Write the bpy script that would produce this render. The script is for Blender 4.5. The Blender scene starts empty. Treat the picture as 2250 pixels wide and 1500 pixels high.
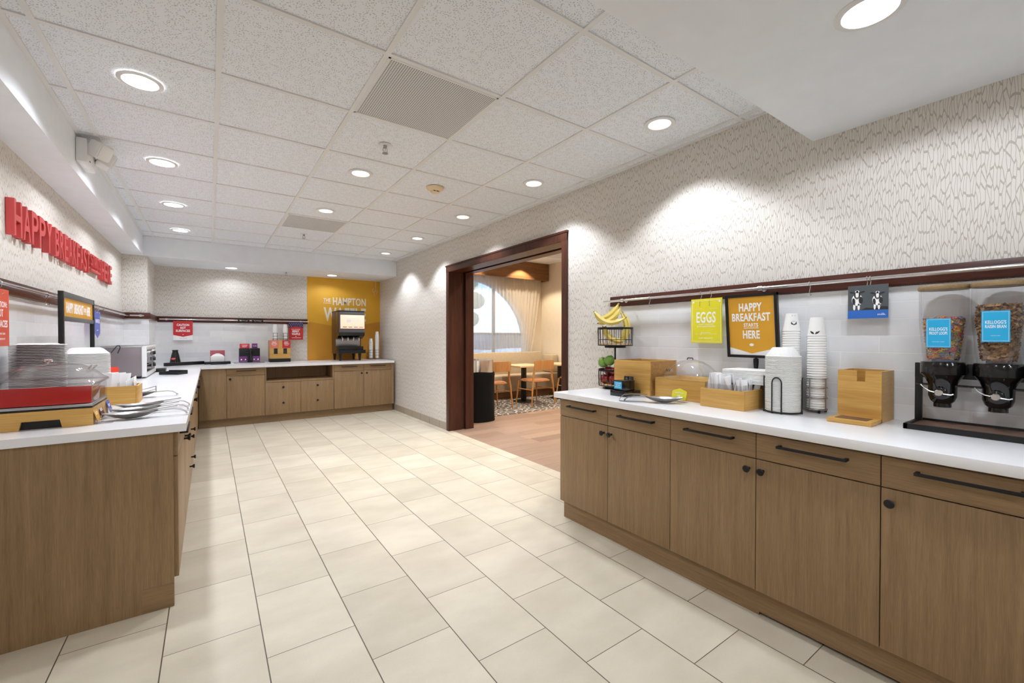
import bpy, bmesh, math, random
from mathutils import Vector, Matrix
random.seed(7)
PI = math.pi
S = bpy.context.scene
COL = S.collection

# ------------------------------------------------------------------ camera
FPX, YAW, PITCH, CAMZ = 946.38, 0.612827, 0.01103847, 1.25
fw = Vector((math.sin(YAW)*math.cos(PITCH), math.cos(YAW)*math.cos(PITCH), -math.sin(PITCH)))
rt = Vector((math.cos(YAW), -math.sin(YAW), 0))
up = rt.cross(fw)
cd = bpy.data.cameras.new('camera')
cam = bpy.data.objects.new('camera', cd)
COL.objects.link(cam)
cd.sensor_fit = 'HORIZONTAL'; cd.sensor_width = 36.0
cd.lens = FPX/2250*36.0
cd.clip_start = 0.05; cd.clip_end = 200
cam.matrix_world = Matrix(((rt.x, up.x, -fw.x, 0), (rt.y, up.y, -fw.y, 0), (rt.z, up.z, -fw.z, CAMZ), (0, 0, 0, 1)))
S.camera = cam

# ------------------------------------------------------------------ world, exposure
W = bpy.data.worlds.new('World'); S.world = W; W.use_nodes = True
nt = W.node_tree; nt.nodes.clear()
wo = nt.nodes.new('ShaderNodeOutputWorld'); bg = nt.nodes.new('ShaderNodeBackground')
sky = nt.nodes.new('ShaderNodeTexSky'); sky.sky_type = 'HOSEK_WILKIE'; sky.turbidity = 4.0
sky.sun_direction = (0.4, -0.5, 0.75)
nt.links.new(sky.outputs[0], bg.inputs[0]); nt.links.new(bg.outputs[0], wo.inputs[0])
bg.inputs[1].default_value = 7.0
S.view_settings.view_transform = 'Standard'; S.view_settings.look = 'None'
S.view_settings.gamma = 1.0; S.view_settings.use_curve_mapping = False
S.view_settings.exposure = 0.92
S.cycles.use_denoising = True
S.cycles.max_bounces = 12; S.cycles.diffuse_bounces = 9; S.cycles.glossy_bounces = 3
S.cycles.transmission_bounces = 6; S.cycles.transparent_max_bounces = 16
S.cycles.sample_clamp_indirect = 10.0; S.cycles.caustics_reflective = False; S.cycles.caustics_refractive = False
CAN_W, LED_W, FAR_W = 23.0, 21.0, 62.0      # power of each can lamp, LED disc, lounge lamp

# ------------------------------------------------------------------ materials
def srgb(r, g, b):
    f = lambda c: (c/255/12.92) if c/255 <= 0.04045 else ((c/255+0.055)/1.055)**2.4
    return (f(r), f(g), f(b), 1)
MATS = {}
def newmat(name):
    m = bpy.data.materials.new(name); m.use_nodes = True
    n = m.node_tree.nodes; b = n['Principled BSDF']
    MATS[name] = m
    return m, m.node_tree, b
def plain(name, col, rough=0.5, metal=0.0, spec=0.5, emis=0, bump=0, bscale=300):
    m, t, b = newmat(name)
    b.inputs['Base Color'].default_value = col
    b.inputs['Roughness'].default_value = rough; b.inputs['Metallic'].default_value = metal
    b.inputs['Specular IOR Level'].default_value = spec
    if emis:
        b.inputs['Emission Color'].default_value = col; b.inputs['Emission Strength'].default_value = emis
    # slight procedural variation of tone
    g = t.nodes.new('ShaderNodeNewGeometry')
    nz = t.nodes.new('ShaderNodeTexNoise'); nz.inputs['Scale'].default_value = 9; nz.inputs['Detail'].default_value = 3
    t.links.new(g.outputs['Position'], nz.inputs['Vector'])
    mr = t.nodes.new('ShaderNodeMapRange'); mr.inputs[3].default_value = 0.95; mr.inputs[4].default_value = 1.05
    t.links.new(nz.outputs['Fac'], mr.inputs[0])
    mx = t.nodes.new('ShaderNodeVectorMath'); mx.operation = 'SCALE'; mx.inputs[0].default_value = col[:3]
    t.links.new(mr.outputs[0], mx.inputs['Scale']); t.links.new(mx.outputs[0], b.inputs['Base Color'])
    if bump:
        n2 = t.nodes.new('ShaderNodeTexNoise'); n2.inputs['Scale'].default_value = bscale
        t.links.new(g.outputs['Position'], n2.inputs['Vector'])
        bp = t.nodes.new('ShaderNodeBump'); bp.inputs['Strength'].default_value = bump; bp.inputs['Distance'].default_value = 0.002
        t.links.new(n2.outputs['Fac'], bp.inputs['Height']); t.links.new(bp.outputs[0], b.inputs['Normal'])
    return m
def math_(t, op, a, b=None, c=None):
    n = t.nodes.new('ShaderNodeMath'); n.operation = op
    for i, v in enumerate((a, b, c)):
        if v is None: continue
        if isinstance(v, (int, float)): n.inputs[i].default_value = v
        else: t.links.new(v, n.inputs[i])
    return n.outputs[0]
def pos(t):
    g = t.nodes.new('ShaderNodeNewGeometry'); s = t.nodes.new('ShaderNodeSeparateXYZ')
    t.links.new(g.outputs['Position'], s.inputs[0]); return s.outputs[0], s.outputs[1], s.outputs[2]
def comb(t, x, y, z):
    c = t.nodes.new('ShaderNodeCombineXYZ')
    for i, v in enumerate((x, y, z)):
        if isinstance(v, (int, float)): c.inputs[i].default_value = v
        else: t.links.new(v, c.inputs[i])
    return c.outputs[0]
def noise(t, vec, scale=1.0, detail=4, rough=0.55):
    n = t.nodes.new('ShaderNodeTexNoise'); n.inputs['Scale'].default_value = scale
    n.inputs['Detail'].default_value = detail; n.inputs['Roughness'].default_value = rough
    t.links.new(vec, n.inputs['Vector']); return n.outputs['Fac']
def ramp(t, fac, stops):
    r = t.nodes.new('ShaderNodeValToRGB'); e = r.color_ramp.elements
    e[0].position, e[0].color = stops[0]; e[1].position, e[1].color = stops[-1]
    for p, c in stops[1:-1]:
        k = e.new(p); k.color = c
    t.links.new(fac, r.inputs[0]); return r.outputs[0]
def mixc(t, fac, a, b):
    n = t.nodes.new('ShaderNodeMix'); n.data_type = 'RGBA'
    for k, v in ((0, fac), (6, a), (7, b)):
        if isinstance(v, (int, float)): n.inputs[k].default_value = v
        elif isinstance(v, tuple): n.inputs[k].default_value = v
        else: t.links.new(v, n.inputs[k])
    return n.outputs[2]
def bump(t, b, h, strength=0.3, dist=0.002):
    n = t.nodes.new('ShaderNodeBump'); n.inputs['Strength'].default_value = strength; n.inputs['Distance'].default_value = dist
    t.links.new(h, n.inputs['Height']); t.links.new(n.outputs[0], b.inputs['Normal'])

def wood(name, c1, c2, axis='z', scale=1.0, rough=0.45, spec=0.35):
    m, t, b = newmat(name); x, y, z = pos(t)
    k, l = 70*scale, 3.0*scale
    v = {'z': comb(t, math_(t, 'MULTIPLY', x, k), math_(t, 'MULTIPLY', y, k), math_(t, 'MULTIPLY', z, l)),
         'y': comb(t, math_(t, 'MULTIPLY', x, k), math_(t, 'MULTIPLY', y, l), math_(t, 'MULTIPLY', z, k)),
         'x': comb(t, math_(t, 'MULTIPLY', x, l), math_(t, 'MULTIPLY', y, k), math_(t, 'MULTIPLY', z, k))}[axis]
    n1 = noise(t, v, 1.0, 5, 0.6); n2 = noise(t, v, 0.22, 3, 0.5); n3 = noise(t, v, 4.0, 2)
    f = math_(t, 'ADD', math_(t, 'MULTIPLY', n1, 0.45), math_(t, 'ADD', math_(t, 'MULTIPLY', n2, 0.35), math_(t, 'MULTIPLY', n3, 0.2)))
    t.links.new(ramp(t, f, [(0.36, c1), (0.64, c2)]), b.inputs['Base Color'])
    b.inputs['Roughness'].default_value = rough; b.inputs['Specular IOR Level'].default_value = spec
    bump(t, b, n1, 0.08, 0.001)
    return m
OAK = wood('oak laminate', srgb(130, 104, 74), srgb(158, 130, 96), 'z', 2.2)
OAKH = wood('oak laminate level grain', srgb(128, 102, 72), srgb(156, 128, 94), 'y', 2.0)
OAKX = wood('oak laminate level grain across', srgb(128, 102, 72), srgb(156, 128, 94), 'x', 2.0)
DARK = wood('dark stained wood', srgb(52, 28, 20), srgb(84, 46, 33), 'z', 0.8, 0.35)
DARKY = wood('dark stained rail wood', srgb(62, 32, 24), srgb(92, 50, 38), 'y', 0.8, 0.35)
DARKX = wood('dark stained rail wood across', srgb(62, 32, 24), srgb(92, 50, 38), 'x', 0.8, 0.35)
BAM = wood('bamboo wood', srgb(186, 140, 70), srgb(214, 172, 98), 'y', 0.6, 0.4)
BAMX = wood('bamboo wood across', srgb(186, 140, 70), srgb(214, 172, 98), 'x', 0.6, 0.4)
BAMD = wood('darker bamboo wood', srgb(150, 108, 56), srgb(186, 142, 82), 'y', 0.6, 0.4)
CHAIRW = wood('chair oak', srgb(176, 122, 66), srgb(206, 154, 96), 'z', 0.6, 0.4)
TABW = wood('table top oak', srgb(200, 168, 124), srgb(226, 198, 156), 'x', 0.6, 0.4)
VALW = wood('valance wood', srgb(96, 62, 34), srgb(140, 98, 60), 'x', 0.5, 0.4)
LIDW = wood('lid wood', srgb(120, 98, 66), srgb(160, 134, 96), 'y', 0.8, 0.45)
TRAYW = wood('tray wood', srgb(96, 70, 54), srgb(132, 100, 80), 'y', 0.8, 0.4)

WHITEP = plain('white paint', srgb(230, 234, 240), 0.6, bump=0.03)
GRIDP = plain('ceiling grid white', srgb(222, 222, 222), 0.5)
QUARTZ = plain('white quartz', srgb(238, 238, 240), 0.22, spec=0.5)
BLACK = plain('black metal', srgb(22, 21, 21), 0.4, spec=0.4)
BLACKP = plain('glossy black plastic', srgb(12, 12, 12), 0.12, spec=0.6)
BLACKC = plain('black cloth', srgb(16, 16, 17), 0.85, spec=0.2, bump=0.2)
GREYM = plain('grey painted metal', srgb(92, 92, 94), 0.45)
CHROME = plain('chrome', srgb(225, 225, 228), 0.14, 1.0)
STEEL = plain('brushed steel', srgb(176, 174, 174), 0.32, 1.0)
STEELD = plain('dull steel panel', srgb(138, 128, 130), 0.45, 0.85)
GLASSD = plain('oven glass', srgb(60, 58, 58), 0.08, 0.0, 0.8)
WHITE = plain('white paper', srgb(242, 242, 242), 0.6)
CUPW = plain('white cup', srgb(240, 240, 238), 0.45)
PLASW = plain('white plastic', srgb(226, 226, 224), 0.35)
IVORY = plain('ivory plastic', srgb(226, 204, 168), 0.45)
GREYST = plain('shaded grey plate', srgb(186, 186, 186), 0.5)  # light plates greyed, their shadow put into the colour; also plaque lettering
RED = plain('sign red', srgb(192, 40, 44), 0.45)
REDORG = plain('sign orange red', srgb(216, 84, 56), 0.45)
REDPAN = plain('red panel', srgb(168, 20, 14), 0.3)
LETRED = plain('letter red', srgb(190, 66, 66), 0.45)
ORANGE = plain('sign amber', srgb(218, 160, 44), 0.45)
YELLOW = plain('sign yellow', srgb(228, 218, 42), 0.45)
MUST = plain('mustard wall', srgb(222, 168, 44), 0.6)
MUSTD = plain('mustard wall dark band', srgb(204, 144, 40), 0.6)
MUSTL = plain('lettering pale', srgb(236, 228, 212), 0.6)
BLUE = plain('sign sky blue', srgb(40, 172, 222), 0.4)
PERI = plain('sign periwinkle', srgb(92, 104, 186), 0.45)
NAVY = plain('sign navy', srgb(44, 40, 92), 0.45)
MILKB = plain('milk sign blue', srgb(44, 104, 190), 0.4)
PHOTOG = plain('photo grey', srgb(78, 84, 88), 0.4)
PURPLE = plain('purple card', srgb(112, 46, 120), 0.4)
PINK = plain('pink card', srgb(224, 120, 104), 0.45)
CHOC = plain('brown card', srgb(92, 44, 40), 0.45)
GREENC = plain('green card', srgb(60, 130, 70), 0.4)
TAN = plain('tan leather', srgb(178, 116, 76), 0.5)
CORDW = plain('cream cord', srgb(226, 210, 160), 0.6)
MACHB = plain('brown machine side', srgb(88, 62, 34), 0.4)
GREENA = plain('green apple skin', srgb(112, 150, 60), 0.3)
INK = plain('black ink', srgb(40, 40, 42), 0.5)
BASETILE = plain('baseboard tile', srgb(168, 156, 140), 0.4)
CARW = plain('white car paint', srgb(235, 238, 244), 0.3)
ASPH = plain('lightened asphalt', srgb(206, 208, 212), 0.8)  # asphalt colour lightened so the ground outside looks brightly lit
BARK = plain('bark', srgb(90, 80, 74), 0.9)
LEAFM = plain('tree leaves', srgb(126, 146, 118), 0.8)

def emit(name, col, k):
    m, t, b = newmat(name)
    b.inputs['Base Color'].default_value = (0.8, 0.8, 0.8, 1)
    b.inputs['Emission Color'].default_value = col; b.inputs['Emission Strength'].default_value = k
    return m
LEDM = emit('led lens', (1, 0.98, 0.95, 1), 4.0)
BULB = emit('warm bulb', (1, 0.97, 0.92, 1), 9.0)
SCREEN = emit('lit orange panel', srgb(244, 150, 52), 0.42)

def clear(name, tint=(1, 1, 1, 1), gloss=0.10):
    m = bpy.data.materials.new(name); m.use_nodes = True; MATS[name] = m
    t = m.node_tree; t.nodes.clear()
    o = t.nodes.new('ShaderNodeOutputMaterial'); tr = t.nodes.new('ShaderNodeBsdfTransparent'); gl = t.nodes.new('ShaderNodeBsdfGlossy')
    tr.inputs[0].default_value = tint; gl.inputs['Roughness'].default_value = 0.06
    lw = t.nodes.new('ShaderNodeLayerWeight'); lw.inputs[0].default_value = 0.25
    f = math_(t, 'ADD', math_(t, 'MULTIPLY', lw.outputs['Facing'], 0.45), gloss)
    mx = t.nodes.new('ShaderNodeMixShader'); t.links.new(f, mx.inputs[0]); t.links.new(tr.outputs[0], mx.inputs[1]); t.links.new(gl.outputs[0], mx.inputs[2])
    t.links.new(mx.outputs[0], o.inputs[0])
    return m
CLEAR = clear('clear acrylic', (0.97, 0.97, 0.97, 1), 0.05)
SMOKE = clear('smoky clear acrylic', (0.86, 0.85, 0.86, 1), 0.06)
PANE = clear('window glass', (0.95, 0.97, 1, 1), 0.03)

def wallpaper(name, base, line):
    m, t, b = newmat(name); x, y, z = pos(t)
    u = math_(t, 'ADD', x, y)
    w = noise(t, comb(t, math_(t, 'MULTIPLY', u, 10), math_(t, 'MULTIPLY', z, 10), 0), 1.0, 2)
    v = t.nodes.new('ShaderNodeTexVoronoi'); v.voronoi_dimensions = '2D'; v.feature = 'DISTANCE_TO_EDGE'; v.inputs['Scale'].default_value = 1.0
    t.links.new(comb(t, math_(t, 'ADD', math_(t, 'MULTIPLY', u, 105), math_(t, 'MULTIPLY', w, 1.2)), math_(t, 'MULTIPLY', z, 14), 0), v.inputs['Vector'])
    n = noise(t, comb(t, math_(t, 'MULTIPLY', u, 260), math_(t, 'MULTIPLY', z, 260), 0), 1.0, 2)
    f = math_(t, 'MULTIPLY', math_(t, 'LESS_THAN', v.outputs['Distance'], 0.08), math_(t, 'ADD', 0.35, math_(t, 'MULTIPLY', n, 0.9)))
    f = math_(t, 'MINIMUM', f, 1.0)
    t.links.new(mixc(t, f, base, line), b.inputs['Base Color'])
    b.inputs['Roughness'].default_value = 0.75; b.inputs['Specular IOR Level'].default_value = 0.2
    return m
PAPER = wallpaper('branch pattern wallpaper', srgb(220, 215, 208), srgb(174, 166, 156))
PAPERF = plain('lounge wall cover', srgb(218, 206, 186), 0.8, bump=0.1)

def acoustic():
    m, t, b = newmat('acoustic ceiling tile'); x, y, z = pos(t)
    v = t.nodes.new('ShaderNodeTexVoronoi'); v.voronoi_dimensions = '2D'; v.inputs['Scale'].default_value = 95
    t.links.new(comb(t, x, y, 0), v.inputs['Vector'])
    n = noise(t, comb(t, x, y, 0), 30, 3)
    d = math_(t, 'MULTIPLY', math_(t, 'LESS_THAN', v.outputs['Distance'], math_(t, 'MULTIPLY', n, 0.40)), math_(t, 'GREATER_THAN', n, 0.45))
    t.links.new(mixc(t, d, srgb(230, 234, 240), srgb(186, 188, 192)), b.inputs['Base Color'])
    b.inputs['Roughness'].default_value = 0.85; b.inputs['Specular IOR Level'].default_value = 0.1
    return m
ACOU = acoustic()

def floor_tile():
    m, t, b = newmat('beige floor tile'); x, y, z = pos(t)
    w, L, st = 0.3335, 0.4855, 0.24275
    a = math_(t, 'DIVIDE', math_(t, 'ADD', x, 0.158), w)
    k = math_(t, 'FLOOR', a); fx = math_(t, 'FRACT', a)
    yy = math_(t, 'DIVIDE', math_(t, 'ADD', math_(t, 'SUBTRACT', y, 2.149), math_(t, 'MULTIPLY', k, st)), L)
    j = math_(t, 'FLOOR', yy); fy = math_(t, 'FRACT', yy)
    ex = math_(t, 'MULTIPLY', math_(t, 'MINIMUM', fx, math_(t, 'SUBTRACT', 1, fx)), w)
    ey = math_(t, 'MULTIPLY', math_(t, 'MINIMUM', fy, math_(t, 'SUBTRACT', 1, fy)), L)
    g = math_(t, 'MAXIMUM', math_(t, 'LESS_THAN', ex, 0.0022), math_(t, 'LESS_THAN', ey, 0.0016))
    wn = t.nodes.new('ShaderNodeTexWhiteNoise'); wn.noise_dimensions = '2D'; t.links.new(comb(t, k, j, 0), wn.inputs['Vector'])
    c = noise(t, comb(t, math_(t, 'ADD', x, math_(t, 'MULTIPLY', k, 3.1)), math_(t, 'MULTIPLY', math_(t, 'ADD', y, j), 1.7), 0), 2.4, 5)
    fine = noise(t, comb(t, x, y, 0), 160, 2)
    f = math_(t, 'ADD', math_(t, 'MULTIPLY', c, 0.7), math_(t, 'ADD', math_(t, 'MULTIPLY', fine, 0.12), math_(t, 'MULTIPLY', wn.outputs[0], 0.18)))
    tile = ramp(t, f, [(0.32, srgb(192, 182, 162)), (0.7, srgb(216, 207, 188))])
    t.links.new(mixc(t, g, tile, srgb(92, 82, 68)), b.inputs['Base Color'])
    b.inputs['Roughness'].default_value = 0.42; b.inputs['Specular IOR Level'].default_value = 0.4
    bump(t, b, math_(t, 'SUBTRACT', 1, g), 0.4, 0.002)
    return m
FLOORT = floor_tile()

def subway():
    m, t, b = newmat('white backsplash tile'); x, y, z = pos(t)
    u = math_(t, 'ADD', x, y)
    hz = math_(t, 'DIVIDE', math_(t, 'SUBTRACT', z, 0.861), 0.0788)
    r = math_(t, 'FLOOR', hz); fz = math_(t, 'FRACT', hz)
    a = math_(t, 'DIVIDE', math_(t, 'ADD', math_(t, 'ADD', u, 0.1), math_(t, 'MULTIPLY', r, 0.1525)), 0.305)
    k = math_(t, 'FLOOR', a); fu = math_(t, 'FRACT', a)
    ez = math_(t, 'MULTIPLY', math_(t, 'MINIMUM', fz, math_(t, 'SUBTRACT', 1, fz)), 0.0788)
    eu = math_(t, 'MULTIPLY', math_(t, 'MINIMUM', fu, math_(t, 'SUBTRACT', 1, fu)), 0.305)
    e = math_(t, 'MINIMUM', ez, eu)
    g = math_(t, 'LESS_THAN', e, 0.0013)
    wn = t.nodes.new('ShaderNodeTexWhiteNoise'); wn.noise_dimensions = '2D'; t.links.new(comb(t, k, r, 0), wn.inputs['Vector'])
    n = noise(t, comb(t, u, z, wn.outputs[0]), 14, 3)
    tile = ramp(t, math_(t, 'ADD', math_(t, 'MULTIPLY', wn.outputs[0], 0.5), math_(t, 'MULTIPLY', n, 0.5)), [(0.2, srgb(218, 219, 221)), (0.8, srgb(232, 232, 233))])
    t.links.new(mixc(t, g, tile, srgb(236, 236, 236)), b.inputs['Base Color'])
    b.inputs['Roughness'].default_value = 0.2
    h = math_(t, 'ADD', math_(t, 'MINIMUM', math_(t, 'MULTIPLY', e, 250), 1.0), math_(t, 'MULTIPLY', n, 0.25))
    bump(t, b, h, 0.25, 0.0015)
    return m
SUBWAY = subway()

def planks():
    m, t, b = newmat('wood look planks'); x, y, z = pos(t)
    a = math_(t, 'DIVIDE', y, 0.19); k = math_(t, 'FLOOR', a); fy = math_(t, 'FRACT', a)
    wn = t.nodes.new('ShaderNodeTexWhiteNoise'); wn.noise_dimensions = '1D'; t.links.new(k, wn.inputs['W'])
    xx = math_(t, 'DIVIDE', math_(t, 'ADD', x, math_(t, 'MULTIPLY', wn.outputs[0], 1.2)), 1.2); fx = math_(t, 'FRACT', xx); kx = math_(t, 'FLOOR', xx)
    wn2 = t.nodes.new('ShaderNodeTexWhiteNoise'); wn2.noise_dimensions = '2D'; t.links.new(comb(t, k, kx, 0), wn2.inputs['Vector'])
    n = noise(t, comb(t, math_(t, 'MULTIPLY', x, 3), math_(t, 'MULTIPLY', y, 60), k), 1.0, 4)
    g = math_(t, 'MAXIMUM', math_(t, 'LESS_THAN', fy, 0.016), math_(t, 'LESS_THAN', fx, 0.003))
    c = ramp(t, math_(t, 'ADD', math_(t, 'MULTIPLY', n, 0.6), math_(t, 'MULTIPLY', wn2.outputs[0], 0.4)), [(0.2, srgb(134, 108, 92)), (0.8, srgb(178, 150, 130))])
    t.links.new(mixc(t, g, c, srgb(96, 76, 64)), b.inputs['Base Color'])
    b.inputs['Roughness'].default_value = 0.4
    return m
PLANK = planks()

def carpet():
    m, t, b = newmat('patterned carpet'); x, y, z = pos(t)
    v = t.nodes.new('ShaderNodeTexVoronoi'); v.voronoi_dimensions = '2D'; v.feature = 'DISTANCE_TO_EDGE'; v.inputs['Scale'].default_value = 1
    n = noise(t, comb(t, x, y, 0), 6, 2)
    t.links.new(comb(t, math_(t, 'MULTIPLY', math_(t, 'ADD', x, math_(t, 'MULTIPLY', n, 0.1)), 8), math_(t, 'MULTIPLY', y, 13), 0), v.inputs['Vector'])
    n2 = noise(t, comb(t, x, y, 0), 90, 2)
    f = math_(t, 'MULTIPLY', math_(t, 'LESS_THAN', v.outputs['Distance'], 0.11), math_(t, 'GREATER_THAN', n2, 0.42))
    t.links.new(mixc(t, f, srgb(58, 56, 58), srgb(206, 196, 184)), b.inputs['Base Color'])
    b.inputs['Roughness'].default_value = 0.95
    return m
CARPET = carpet()
def fabric(name, c1, c2, s=220):
    m, t, b = newmat(name); x, y, z = pos(t)
    n = noise(t, comb(t, x, y, z), s, 2)
    t.links.new(ramp(t, n, [(0.35, c1), (0.65, c2)]), b.inputs['Base Color']); b.inputs['Roughness'].default_value = 0.9
    b.inputs['Specular IOR Level'].default_value = 0.15; bump(t, b, n, 0.3, 0.002)
    return m
BENCHF = fabric('oatmeal upholstery', srgb(158, 140, 116), srgb(196, 180, 156))
def sheer():
    m = bpy.data.materials.new('sheer curtain'); m.use_nodes = True; MATS['sheer'] = m
    t = m.node_tree; t.nodes.clear()
    o = t.nodes.new('ShaderNodeOutputMaterial'); tr = t.nodes.new('ShaderNodeBsdfTransparent'); tl = t.nodes.new('ShaderNodeBsdfTranslucent'); df = t.nodes.new('ShaderNodeBsdfDiffuse')
    c = srgb(226, 220, 210)
    tl.inputs[0].default_value = c; df.inputs[0].default_value = c
    m1 = t.nodes.new('ShaderNodeMixShader'); m1.inputs[0].default_value = 0.5; t.links.new(tl.outputs[0], m1.inputs[1]); t.links.new(df.outputs[0], m1.inputs[2])
    m2 = t.nodes.new('ShaderNodeMixShader'); m2.inputs[0].default_value = 0.62; t.links.new(tr.outputs[0], m2.inputs[1]); t.links.new(m1.outputs[0], m2.inputs[2])
    t.links.new(m2.outputs[0], o.inputs[0]); return m
SHEER = sheer()
def banana_mat():
    m, t, b = newmat('banana skin'); x, y, z = pos(t)
    n = noise(t, comb(t, x, y, z), 38, 3); n2 = noise(t, comb(t, x, y, z), 9, 2)
    c = mixc(t, n2, srgb(196, 176, 74), srgb(232, 210, 120))
    t.links.new(mixc(t, math_(t, 'GREATER_THAN', n, 0.68), c, srgb(110, 84, 40)), b.inputs['Base Color']); b.inputs['Roughness'].default_value = 0.45
    return m
BANANA = banana_mat()
def apple_mat():
    m, t, b = newmat('red apple skin'); x, y, z = pos(t)
    n = noise(t, comb(t, x, y, math_(t, 'MULTIPLY', z, 0.4)), 26, 3)
    t.links.new(ramp(t, n, [(0.35, srgb(96, 18, 28)), (0.6, srgb(150, 40, 44)), (0.75, srgb(206, 150, 96))]), b.inputs['Base Color']); b.inputs['Roughness'].default_value = 0.22
    return m
APPLE = apple_mat()
def speckle():
    m, t, b = newmat('speckled paper bowl'); x, y, z = pos(t)
    n = noise(t, comb(t, x, y, math_(t, 'MULTIPLY', z, 2.5)), 230, 2)
    t.links.new(mixc(t, math_(t, 'GREATER_THAN', n, 0.7), srgb(238, 238, 236), srgb(70, 70, 72)), b.inputs['Base Color']); b.inputs['Roughness'].default_value = 0.55
    return m
SPECK = speckle()
def perforated():
    m, t, b = newmat('perforated vent face'); x, y, z = pos(t)
    s = 90
    fx = math_(t, 'SUBTRACT', math_(t, 'FRACT', math_(t, 'MULTIPLY', x, s)), 0.5); fy = math_(t, 'SUBTRACT', math_(t, 'FRACT', math_(t, 'MULTIPLY', y, s)), 0.5)
    d = math_(t, 'SQRT', math_(t, 'ADD', math_(t, 'MULTIPLY', fx, fx), math_(t, 'MULTIPLY', fy, fy)))
    t.links.new(mixc(t, math_(t, 'LESS_THAN', d, 0.36), srgb(222, 222, 222), srgb(120, 120, 120)), b.inputs['Base Color'])
    b.inputs['Roughness'].default_value = 0.6
    return m
PERF = perforated()
LOOPC = [plain('cereal loop ' + n, c, 0.8) for n, c in (('yellow', srgb(226, 186, 88)), ('orange', srgb(220, 138, 72)), ('red', srgb(196, 92, 84)), ('green', srgb(150, 158, 96)), ('purple', srgb(128, 116, 136)), ('blue', srgb(120, 136, 160)))]
FLAKE = [plain('bran flake ' + str(i), c, 0.85) for i, c in enumerate((srgb(150, 112, 76), srgb(126, 90, 58), srgb(176, 138, 98), srgb(84, 56, 42)))]

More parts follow.
